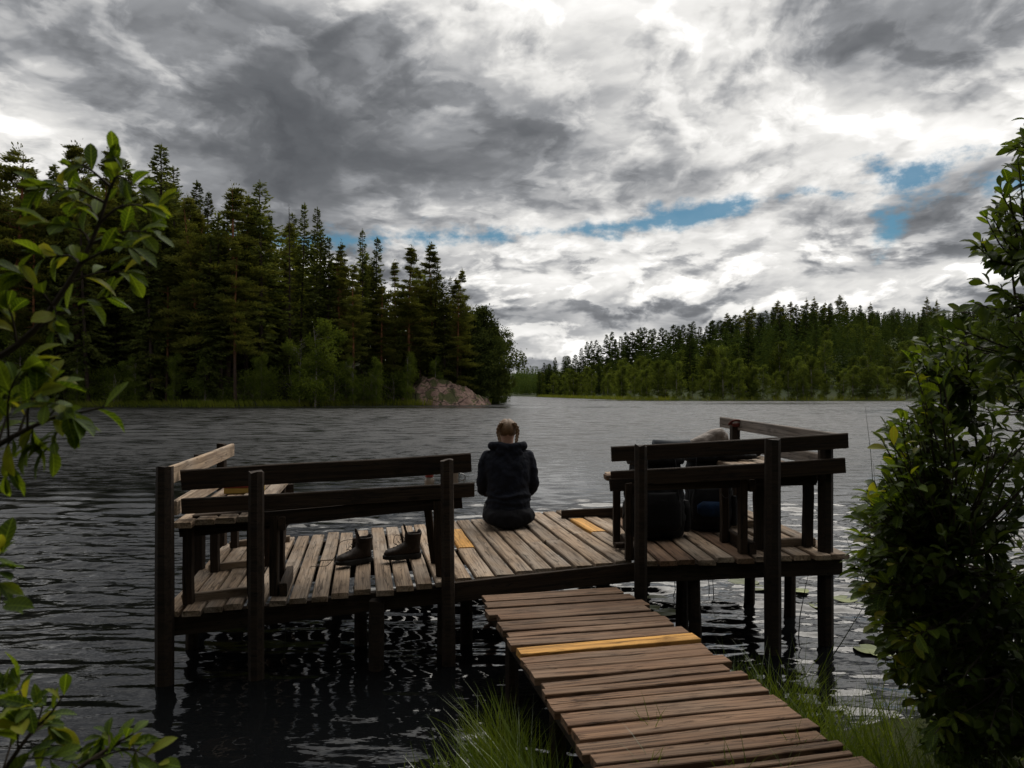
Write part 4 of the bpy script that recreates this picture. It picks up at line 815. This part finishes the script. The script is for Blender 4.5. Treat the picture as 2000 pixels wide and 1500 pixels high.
for i in range(900):
    d = TR.uniform(175, 400); px = TR.uniform(1015, 2150); x = (px - CX)/F*d
    if polyd(np.array(x), np.array(d), SHORE_R) < 25: continue
    z = zr(x, d); h = min(TR.uniform(8, 17), H + (HY - (skyline(SKR, px) + 4 + TR.random()*14))/F*d - z)
    if h > 5: sp_.append((x, d, z, h))
mass('forest', sp_, M['hspruce'], 'closed spruce forest filling the hillside across the lake')
sp_ = []
for i in range(420):
    d = TR.uniform(390, 660); px = TR.uniform(900, 1120); x = (px - CX)/F*d
    a_, b_ = float(polyd(np.array(x), np.array(d), SHORE_L)), float(polyd(np.array(x), np.array(d), SHORE_R)); z = zl(x, d) if a_ > 2 else (zr(x, d) if b_ > 2 else -9)
    if d > 640: z = 0.0
    if z > -1: sp_.append((x, d, min(z, 4), min(TR.uniform(9, 17), H + (HY - (skyline([(900, 720), (1000, 716), (1060, 706), (1120, 690)], px) + TR.random()*8))/F*d - min(z, 4))))
mass('forest', [q for q in sp_ if q[3] > 4], M['hspruce'], 'distant low forest closing the narrow far end of the lake')
# unseen spruces behind the landing, added to block sky light on shoreward faces
for i in range(18):
    a = RAD(95 + 170*(i + TR.random()*.7)/18); q = TR.uniform(9, 20); x = math.sin(a)*q*1.2; y = math.cos(a)*q
    tree(TR.choice(SPR), x, y, float(z_near(np.array(x), np.array(y))), TR.uniform(15, 22), 'tall unseen spruce added to block sky light behind the walkway landing', 'spruce tree', 'added unseen spruces behind the landing', wide=1.3)
# ------------------------------------------------------------------ granite slab and shore stones
def rock(name, c, size, seed, mat, label, cat, group=None, flat=.5, n=36):
    r = np.random.default_rng(seed); th = np.linspace(0, 2*np.pi, n, endpoint=False); ph = np.linspace(.02, np.pi - .02, n//2); T, Pp = np.meshgrid(th, ph); d = np.stack([np.sin(Pp)*np.cos(T), np.sin(Pp)*np.sin(T), np.cos(Pp)], -1)
    k = 1 + .16*vnoise(d[..., 0]*2, d[..., 1]*2 + d[..., 2]*3, 1.3, seed) + .07*vnoise(d[..., 0]*7, d[..., 2]*7 + d[..., 1]*4, 1.2, seed + 1)
    V = (np.sign(d)*np.abs(d)**.8)*k[..., None]*np.array(size); I = np.arange(V.shape[0]*V.shape[1]).reshape(V.shape[:2]); J = np.roll(I, -1, 1)
    q = np.stack([I[:-1], I[1:], J[1:], J[:-1]], -1).reshape(-1, 4); o = bpy.data.objects.new(name, mesh_np(name, V.reshape(-1, 3), q, None, mat, True)); COL.objects.link(o); o.location = c; return tag(o, label, cat, group)
def rockmat(name, a, b, c, s):
    m = newmat(name); g = node('ShaderNodeNewGeometry'); pos = N(g.outputs['Position']); n_ = noise(pos, s, 7, .65); n2_ = noise(pos, s*4, 5, .6); n3 = noise(pos, s*.5, 3, .5)
    v = node('ShaderNodeTexVoronoi', feature='DISTANCE_TO_EDGE'); v.inputs['Scale'].default_value = s*.35; link(pos, v.inputs['Vector']); cr = sstep(N(v.outputs[0]) + (n_ - .5) * .12, 0, .035, 1, 0)
    c_ = mixc(sstep(n_, .35, .65), a, b); c_ = mixc(sstep(n2_, .52, .68, 0, .75), c_, c); c_ = mixc(sstep(n3 + (n2_ - .5) * .25, .47, .56, 0, .92), c_, (.040, .048, .014)); c_ = mixc(cr * .8, c_, (.02, .016, .013)); finish(principled(c_, .9, .2), n_*.7 + n2_*.5 - cr*.4, 1.0, .25); return m
M['granite'] = rockmat('pink_granite', (.15, .095, .078), (.27, .18, .15), (.07, .052, .045), 1.3)
M['stone'] = rockmat('dark_stone', (.03, .028, .026), (.06, .055, .05), (.02, .02, .02), 6)
def slab():
    nx_, ny_ = 90, 60; X_, Y_ = np.meshgrid(np.linspace(-7.2, 6.4, nx_), np.linspace(-4.0, 5.0, ny_)); c = np.array((-8.8, 103.2)); t = (X_ + 7.2)/13.6
    prof = np.interp(t, [0, .08, .25, .45, .65, .85, 1], [.2, 2.2, 4.3, 4.0, 2.6, 1.2, -.5]); fr_ = np.clip((Y_ + 3.6)/3.4, 0, 1)**.7
    Z_ = prof*fr_*np.clip((5.4 - Y_)/2, 0, 1) - .35 + .6*vnoise(X_, Y_, .8, 31)*fr_ + .28*vnoise(X_, Y_, 2.6, 32) + .35*np.round(1.6*vnoise(X_*.7, Y_, .55, 33))*.5*fr_
    edge = np.minimum(np.minimum(X_ + 7.2, 6.4 - X_), np.minimum(Y_ + 4.0, 5.0 - Y_)); Z_ = np.where(edge < .2, -1.2, Z_)
    I = np.arange(nx_*ny_).reshape(ny_, nx_); q = np.stack([I[:-1, :-1], I[:-1, 1:], I[1:, 1:], I[1:, :-1]], -1).reshape(-1, 4)
    o = bpy.data.objects.new('granite_slab', mesh_np('granite_slab', np.stack([X_, Y_, Z_], -1), q, None, M['granite'], False)); COL.objects.link(o); o.location = (c[0], c[1], 0); tag(o, 'sloping pink granite slab at the water edge below the pines', 'rock')
slab()
rock('shore_stone', (-31.5, 91.2, .3), (.55, .4, .32), 15, M['stone'], 'pale boulder in the sedge at the foot of the tall wood'.replace('pale ', 'low grey '), 'stone')
rock('lake_stone', on(1700, 1258, 0) + Vector((0, 0, -.02)), (.075, .05, .05), 21, M['stone'], 'small dark stone breaking the water beside the shrub', 'stone', n=20)
# ------------------------------------------------------------------ grass and sedge
def blades(name, pts, hs, wd, lean, mat, label, cat='grass', seed=1, bend=.5, tilt=None):
    r = np.random.default_rng(seed); n = len(pts); pts = np.asarray(pts, float); a = r.uniform(0, 6.283, n); D = np.stack([np.cos(a), np.sin(a), 0*a], 1)*(lean*r.uniform(.2, 1.2, n))[:, None]
    if tilt is not None: D += np.array(tilt)
    S = np.stack([-np.sin(a), np.cos(a), 0*a], 1); S2 = np.stack([np.cos(a*1.7), np.sin(a*1.7), 0*a], 1); V = []; ts = (0, .4, .75, 1.0)
    for t in ts:
        c = pts + D*hs[:, None]*(t + bend*t*t) + np.array([0, 0, 1.0])*hs[:, None]*(t - .28*t*t*np.linalg.norm(D, axis=1))[:, None]
        if t < 1: k = (wd*(1 - .65*t))[:, None]; V += [c - S2*k/2, c + S2*k/2]
        else: V.append(c)
    V = np.stack(V, 1).reshape(-1, 3); b = np.arange(n)[:, None]*7; q = np.concatenate([b + [[0, 1, 3, 2]], b + [[2, 3, 5, 4]]]); t3 = b + [[4, 5, 6]]
    o = bpy.data.objects.new(name, mesh_np(name, V, q, t3, mat)); COL.objects.link(o); return tag(o, label, cat, kind='stuff')
M['grass'] = foliage('bank_grass', (.045, .075, .010), (.11, .15, .020), .45, 3.0, gloss=.12)
M['sedge'] = foliage('shore_sedge', (.10, .13, .018), (.19, .21, .035), .40, .3)
def zn(x, y): return z_near(np.asarray(x), np.asarray(y))
def bank_pts(n, fx, fy, seed):
    r = np.random.default_rng(seed); x = fx(r, n); y = fy(r, n, x); return np.stack([x, y, np.maximum(zn(x, y), -.03) - .01], 1), r
def wl(y): return .735 - (y - 2.45)*math.tan(WA) - .47/math.cos(WA)      # left edge of the walkway
def wrt(y): return .735 - (y - 2.45)*math.tan(WA) + .47/math.cos(WA)
r = np.random.default_rng(5)
y = 1.9 + 2.05*r.random(3000); off_ = np.abs(r.normal(0, .20, 3000)); x = wl(y) - .01 - off_; k = (y < shore_r_near(x) + .30 - off_*.4); x, y, off_ = x[k], y[k], off_[k]
blades('bank_grass', np.stack([x, y, np.maximum(zn(x, y), -.04)], 1), (.12 + .24*r.random(len(x)))*(1.15 - off_*.8).clip(.4), .0045 + .004*r.random(len(x)), .45, M['grass'], 'green grass tuft along the water side edge of the walkway landing', 'grass', 2, .5, (-.12, .05, 0))
r = np.random.default_rng(6)
y = 2.0 + 2.35*r.random(3600); off_ = np.abs(r.normal(0, .26, 3600)); x = wrt(y) + .015 + off_; k = y < shore_r_near(x) + .25; x, y, off_ = x[k], y[k], off_[k]
blades('bank_grass', np.stack([x, y, np.maximum(zn(x, y), -.04)], 1), .14 + .34*r.random(len(x))**1.3, .004 + .004*r.random(len(x)), .42, M['grass'], 'tall fresh grass between the walkway and the dark shrub', 'grass', 3, .55)
r = np.random.default_rng(8); n = 2600; x = r.uniform(-1.4, 3.6, n); y = shore_r_near(x) - r.random(n)**1.5*1.6 + .08; k = ~((x > wl(y) - .02) & (x < wrt(y) + .02)); x, y = x[k], y[k]
blades('bank_grass', np.stack([x, y, np.maximum(zn(x, y), -.03)], 1), .06 + .16*r.random(len(x)), .004 + .003*r.random(len(x)), .5, M['grass'], 'short grass and moss covering the near bank', 'grass', 4)
# a few blades growing up through the walkway gaps
r = np.random.default_rng(9); nb = 60; cl = [(1.02, 2.63), (.55, 2.75), (.45, 2.5), (.9, 2.42), (1.1, 2.9), (.75, 2.46)]; pts = []
for i in range(nb): c = cl[i % 6]; pts.append((c[0] + r.normal(0, .03), c[1] + r.normal(0, .012), HW - .05))
blades('walkway_grass', np.array(pts), .07 + .10*r.random(nb), np.full(nb, .004), .6, M['grass'], 'thin grass growing up through the walkway boards', 'grass', 6)
# sedge along the far shores
def shore_sedge(name, line, n, seed, h, label, back=1.6, x0=None, x1=None):
    r = np.random.default_rng(seed); seg = np.array(line, float); L_ = np.hypot(*(seg[1:] - seg[:-1]).T); i = r.choice(len(L_), n, p=L_/L_.sum()); t = r.random(n)[:, None]; p = seg[i]*(1 - t) + seg[i+1]*t
    nr = np.stack([-(seg[i+1] - seg[i])[:, 1], (seg[i+1] - seg[i])[:, 0]], 1).astype(float); nr /= np.linalg.norm(nr, axis=1, keepdims=True); p = p + nr*(r.uniform(-.5, back, n))[:, None]
    blades(name, np.concatenate([p, np.full((n, 1), .0)], 1), h*(.5 + .8*r.random(n)), np.full(n, .07), .35, M['sedge'], label, 'sedge', seed)
shore_sedge('shore_sedge', SHORE_L[1:9], 12000, 21, .85, 'band of bright sedge along the foot of the tall wood', 2.4)
shore_sedge('shore_sedge', SHORE_R[3:10], 6500, 22, 1.0, 'thin band of sedge along the far hillside shore', 3.0)
# ------------------------------------------------------------------ lily pads
M['lily'] = foliage('lily_leaf', (.10, .13, .03), (.20, .23, .06), .15, 3.0, gloss=.35)
for (px, py, w_) in ((1452, 1138, .36), (1478, 1150, .26), (1284, 1172, .30), (1302, 1198, .26), (1695, 1270, .24), (1722, 1278, .20), (1560, 1155, .22), (1650, 1172, .26), (1600, 1185, .20), (1690, 1182, .18), (1270, 1188, .2)):
    p = on(px, py, 0); n = 22; a0 = TR.uniform(0, 6.28); ring = [Vector((w_*.38*math.cos(a0 + a), w_*.36*math.sin(a0 + a), .004 + .004*math.sin(3*a))) for a in [.12 + (6.283 - .24)*k/(n-1) for k in range(n)]]
    V = [Vector((w_*.03*math.cos(a0), 0, .002))] + ring; mb = MB().add(V + [v - Vector((0, 0, .002)) for v in V], [(0, k, k+1) for k in range(1, n)] + [(n+1, n+1+k+1, n+1+k) for k in range(1, n)] + [(k, n+1+k, n+2+k, k+1) for k in range(1, n)])
    tag(mb.build('lily_pad', M['lily'], None, p + Vector((0, 0, .007))), 'yellow green lily pad floating beside the jetty posts', 'lily pad', 'lily pads by the jetty')
# thin reeds standing in the water
M['reed'] = plain('dark_reed', (.03, .04, .015), .8, .2, 20)
def reed(px, py, top, d=None, bx=0.0):
    p = on(px, py, 0) if d is None else at(px, py, d); q = at(top[0], top[1], p.y); m_ = (p + q)/2 + Vector((bx, 0, 0)); pts = [p - Vector((0, 0, .1)), p, (p + m_)/2 + Vector((bx*.5, 0, 0)), m_, (m_ + q)/2 + Vector((bx*.35, 0, 0)), q]; pts[2].z = p.z + (q.z-p.z)*.28
    o = MB().tube([v - p for v in pts], [.004, .004, .0036, .003, .0024, .0012], 5).build('reed', M['reed'], None, p); return tag(o, 'thin reed stem standing in the water by the jetty', 'reed', 'reeds by the jetty')
for a in ((1560, 1240, (1582, 1110)), (1712, 1150, (1690, 795)), (1700, 1165, (1706, 905)), (1668, 1165, (1672, 1085)), (1690, 1150, (1652, 1050)), (1600, 1330, (1690, 1180)), (1385, 1155, (1381, 1120)), (1394, 1165, (1391, 1120)), (1315, 1165, (1312, 1120)), (553, 1290, (556, 1204)), (1740, 1180, (1720, 900)), (1598, 1010, (1560, 985))): reed(*a, bx=TR.uniform(-.02, .03))
# ------------------------------------------------------------------ broad leaves near the lens
def leaf_mesh(name, L_, W_, mat, fold=.18, curl=.2, seed=0):
    """obovate leaf, folded along its midrib, base at the origin, +x to the tip"""
    r = random.Random(seed); st = [(0, .06), (.22, .55), (.48, .95), (.72, .98), (.9, .55), (1, .03)]; V = []
    for t, k in st:
        x = L_*t; z = -curl*L_*t*t; w2 = W_/2*k; V += [(x, w2, z + fold*w2 + r.gauss(0, .0006)), (x, 0, z), (x, -w2, z + fold*w2 + r.gauss(0, .0006))]
    q = []
    for i in range(len(st)-1): b = 3*i; q += [(b, b+1, b+4, b+3), (b+1, b+2, b+5, b+4)]
    return np.array(V), np.array(q)
def leafmat(name, dark, light, tip):
    m = newmat(name); t = node('ShaderNodeTexCoord'); oi = node('ShaderNodeObjectInfo'); r = N(oi.outputs['Random']); v = N(t.outputs['Object']); n_ = noise(v, 40, 4, .6)
    c = mixc(sstep(r, 0, 1), dark, light); c = mixc(sstep(r, .80, 1.0, 0, .8), c, tip); c = mixc(sstep(n_, .4, .7, 0, .35), c, [a*.5 for a in dark]); sx_ = node('ShaderNodeSeparateXYZ'); link(v, sx_.inputs[0]); ly = N.m('ABSOLUTE', N(sx_.outputs[1])); lx = N(sx_.outputs[0])
    vein = N.m('SINE', (lx - ly * .8) * 46.0); c = mixc(sstep(vein, .55, 1.0, 0, .30), c, [min(1, a*1.9) for a in light]); c = mixc(sstep(ly, .008, .022, .55, 0), c, [min(1, a*2.2) for a in light])
    bl = noise(v, 7.0, 4, .65); c = mixc(sstep(bl, .66, .72, 0, .8), c, (.09, .055, .02))
    d = node('ShaderNodeBsdfPrincipled'); d.inputs['Roughness'].default_value = .6; d.inputs['Specular IOR Level'].default_value = .2; link(c, d.inputs['Base Color'])
    tr = node('ShaderNodeBsdfTranslucent'); link(mixc(1.0, c, (1.7, 1.5, .55), 'MULTIPLY'), tr.inputs[0]); s = node('ShaderNodeMixShader'); s.inputs[0].default_value = .5; link(d.outputs[0], s.inputs[1]); link(tr.outputs[0], s.inputs[2]); finish(s); return m
M['leaf'] = leafmat('shrub_leaf', (.030, .058, .008), (.092, .138, .016), (.26, .25, .03))
M['twig'] = plain('shrub_twig', (.035, .026, .018), .85, .2, 40)
LEAF = []
for i in range(4):
    v, q = leaf_mesh('leaf', 1.0, .40 + .05*(i % 3), None, .25 + .1*i, .12 + .12*i, i); LEAF.append((v, q, mesh_np('leaf', v, q, None, M['leaf'], True)))
def leaf_frame(dirv, up, r):
    x = Vector(dirv).normalized(); z = (Vector(up) + Vector((r.gauss(0, .45), r.gauss(0, .45), r.gauss(0, .25)))); z = (z - x*z.dot(x)).normalized(); return Matrix((x, z.cross(x), z)).transposed()
# left: three leafy branches reaching in from a shrub just outside the frame
LR = random.Random(4)
lsh = empty('leafy_shrub', (-1.25, .95, .1), 'broad leaved shrub whose near branches reach in past the tall wood', 'shrub')
def leafy_branch(main, sides, d, L_, r0, dx=0, dy=0):
    main = [(a_ + dx, b_ + dy, c_) for a_, b_, c_ in main]; sides = [(i_, a_ + dx, b_ + dy, c_) for i_, a_, b_, c_ in sides]
    pts = bez([at(px, py, d + dd) for px, py, dd in main], 14); mb = MB(); mb.tube(pts, [r0*(1 - .75*i/14) for i in range(15)], 7); lv = []
    for (i0, px, py, dd) in sides:
        p = pts[i0]; q = at(px, py, d + dd); sp = bez([p, (p + q)/2 + Vector((0, LR.gauss(0, .02), .012)), q], 8); mb.tube(sp, [r0*.42*(1 - .75*k/8) for k in range(9)], 5)
        for k in range(2, 9):
            for _ in range(2 if k > 4 else 1): lv.append((sp[k], (sp[min(k+1, 8)] - sp[max(k-1, 0)]).normalized(), k/8))
    for k in range(8, 15): lv.append((pts[k], (pts[min(k+1, 14)] - pts[k-1]).normalized(), k/14))
    o = mb.build('branch', M['twig'], lsh, pts[0]); o.data.transform(Matrix.Translation(-pts[0])); o.data.update()
    for (p, t, s) in lv:
        if LR.random() < .14: continue
        a = LR.uniform(.5, 1.15)*LR.choice((-1, 1)); ax = Vector((LR.gauss(0, .5), -1 + LR.gauss(0, .5), LR.gauss(0, .5))).normalized(); dv = Quaternion(ax, a) @ t; dv.z += LR.uniform(-.15, .25)
        R = leaf_frame(dv, (0, -.35, .9), LR); put('leaf', LEAF[LR.randrange(4)][2], o, p, R, L_*LR.uniform(.65, 1.2))
    return o
leafy_branch([(-90, 720, 0), (0, 680, 0), (90, 620, 0), (165, 520, .01), (215, 430, .02), (245, 340, .02), (265, 300, .02)],
             [(4, 45, 560, -.02), (5, 250, 545, .05), (6, 70, 500, -.05), (7, 285, 500, .04), (8, 120, 470, .06), (9, 330, 420, -.03), (9, 120, 400, -.04), (10, 340, 372, .05), (11, 110, 335, -.02), (12, 170, 290, .04), (12, 300, 330, -.05), (13, 255, 275, .0), (6, 140, 610, -.03), (10, 180, 360, .08), (8, 290, 450, -.06)], 1.18, .042, .0065, -32, 34)
leafy_branch([(-80, 930, 0), (-20, 880, 0), (30, 850, 0), (70, 830, .01), (110, 815, .02), (160, 805, .02), (205, 795, .02)],
             [(3, 20, 760, .03), (4, 60, 700, -.03), (5, 90, 735, .04), (6, 110, 745, -.02), (7, 60, 870, .02), (8, 90, 790, -.05), (9, 100, 870, .03), (5, 10, 930, .02), (3, -10, 800, .04), (10, 150, 830, -.02)], 1.10, .043, .005)
leafy_branch([(-60, 1560, 0), (-10, 1510, 0), (30, 1450, 0), (60, 1410, .01), (80, 1390, .02), (100, 1370, .02), (125, 1335, .02)],
             [(3, 10, 1330, .03), (5, 40, 1390, -.03), (6, 100, 1410, .04), (8, 60, 1360, -.02), (4, 150, 1470, .02), (2, 120, 1500, -.05), (9, 30, 1300, .03)], 1.15, .043, .0045, 0, 22)
leafy_branch([(80, 1580, 0), (120, 1530, 0), (170, 1490, 0), (200, 1470, .01), (230, 1450, .02), (250, 1440, .02), (262, 1432, .02)],
             [(4, 200, 1500, .03), (6, 270, 1490, -.03), (8, 190, 1450, .04), (5, 310, 1492, -.02)], 1.15, .041, .0045)
leafy_branch([(-90, 1190, 0), (-60, 1160, 0), (-45, 1140, 0), (-30, 1120, .01), (-20, 1100, .02), (-8, 1090, .02), (5, 1080, .02)], [(9, 6, 1185, -.03)], 1.12, .046, .004)
st_ = MB()
for b_ in [o for o in lsh.children if o.name.startswith('branch')]:
    e_ = b_.location.copy(); st_.tube(bez([(0, 0, -.15), e_*.3 + Vector((-.12, -.02, .05)), e_*.7 + Vector((-.10, -.01, .02)), e_], 10), [.012*(1 - .055*i) for i in range(11)], 6)
st_.build('stems', M['twig'], lsh, lsh.location)
# right: the big shrub on the bank
rsh = empty('bank_shrub', (2.15, 2.85, .05), 'tall dense shrub with small oval leaves on the bank beside the walkway', 'shrub')
SIL = [(225, 1998), (350, 1958), (470, 1900), (540, 1925), (590, 1872), (700, 1765), (730, 1790), (780, 1800), (840, 1715), (920, 1740), (960, 1690), (1010, 1680), (1100, 1660), (1180, 1700), (1290, 1725), (1350, 1770), (1430, 1800), (1520, 1830)]
SR = random.Random(8); stems = MB(); mains = []
for i in range(15):
    px = 1860 + 32*i + SR.uniform(-20, 20); topy = SR.uniform(150, 900) if px > 1960 else SR.uniform(480, 1100); d = SR.uniform(2.35, 3.35); b = Vector((SR.uniform(1.85, 2.75), SR.uniform(2.6, 3.2), .02)); tp = at(px, topy, d)
    pts = bez([b, b.lerp(tp, .35) + Vector((SR.gauss(.05, .06), SR.gauss(0, .05), .06)), b.lerp(tp, .7) + Vector((SR.gauss(0, .05), SR.gauss(0, .05), .05)), tp], 10); mains.append(pts); stems.tube([p - Vector((2.15, 2.85, .05)) for p in pts], [.014*(1 - .8*k/10) for k in range(11)], 6)
leaves = []
def twig(tip, L_, n, ls):
    best = min((((p - tip).length + max(0, p.z - tip.z)*1.5, p) for pts in mains for p in pts[2:]), key=lambda a: a[0])[1]
    sp = bez([best, best.lerp(tip, .5) + Vector((0, SR.gauss(0, .03), -.02)), tip], 7); stems.tube([p - Vector((2.15, 2.85, .05)) for p in sp], [.0042*(1 - .8*k/7) + .0006 for k in range(8)], 4)
    tot = (tip - best).length; f0 = max(0.15, 1 - L_/max(tot, .01))
    for k in range(n):
        f = f0 + (1 - f0)*(k + .5)/n; j = min(int(f*7), 6); p = sp[j].lerp(sp[j+1], f*7 - j); t = (sp[j+1] - sp[j]).normalized()
        q = Quaternion(t, SR.uniform(0, 6.28)) @ (t.orthogonal().normalized()); dv = (t*.75 + q*.8).normalized() if k < n-1 else t
        leaves.append((p, dv, ls*SR.uniform(.65, 1.2)))
for i in range(1150):
    py = SR.uniform(230, 1480) if SR.random() < .7 else SR.uniform(800, 1480)
    if py < 640 and SR.random() < .45: continue
    py = py; edge = float(np.interp(py, [a for a, b in SIL], [b for a, b in SIL])); hem = SR.random() < .38
    px = edge + (SR.random()**1.6*80 if hem else 15 + SR.random()*330 + (40 if py < 640 else 0)); d = SR.uniform(2.2, 3.45) if not hem else SR.uniform(2.3, 2.9)
    twig(at(px, py, d), SR.uniform(.22, .42), SR.randint(8, 13), SR.uniform(.046, .064))
for i in range(420):   # the far side of the shrub, past the frame
    py = SR.uniform(330, 1480); twig(at(SR.uniform(2030, 2420 - max(0, 700 - py)*.25), py, SR.uniform(2.3, 3.5)), SR.uniform(.22, .42), SR.randint(8, 12), SR.uniform(.046, .064))
stems_o = stems.build('stems', M['twig'], rsh, (2.15, 2.85, .05))
def pxof(p): return CX + F*p.x/p.y, HY - F*(p.z - H)/p.y
leaves.sort(key=lambda a: a[0].y + .0035*max(0, pxof(a[0])[0] - 1950) + .0022*(pxof(a[0])[0] - float(np.interp(pxof(a[0])[1], [q for q, b in SIL], [b for q, b in SIL]))))
for (p, dv, s) in leaves[:295]: put('leaf', LEAF[SR.randrange(4)][2], rsh, p, leaf_frame(dv, (0, 0, 1), SR), s)
V = []; Q_ = []; o_ = 0
for (p, dv, s) in leaves[295:]:
    v, q, _ = LEAF[SR.randrange(4)]; R = np.array(leaf_frame(dv, (0, 0, 1), SR)); V.append(v*s @ R.T + np.array(p) - np.array((2.15, 2.85, .05))); Q_.append(q + o_); o_ += len(v)
M['leafmass'] = foliage('shrub_leaf_mass', (.030, .056, .009), (.095, .142, .020), .52, 9.0, gloss=.18)
lm = bpy.data.objects.new('foliage', mesh_np('foliage', np.concatenate(V), np.concatenate(Q_), None, M['leafmass'], True)); COL.objects.link(lm); lm.parent = rsh; lm['kind'] = 'stuff'
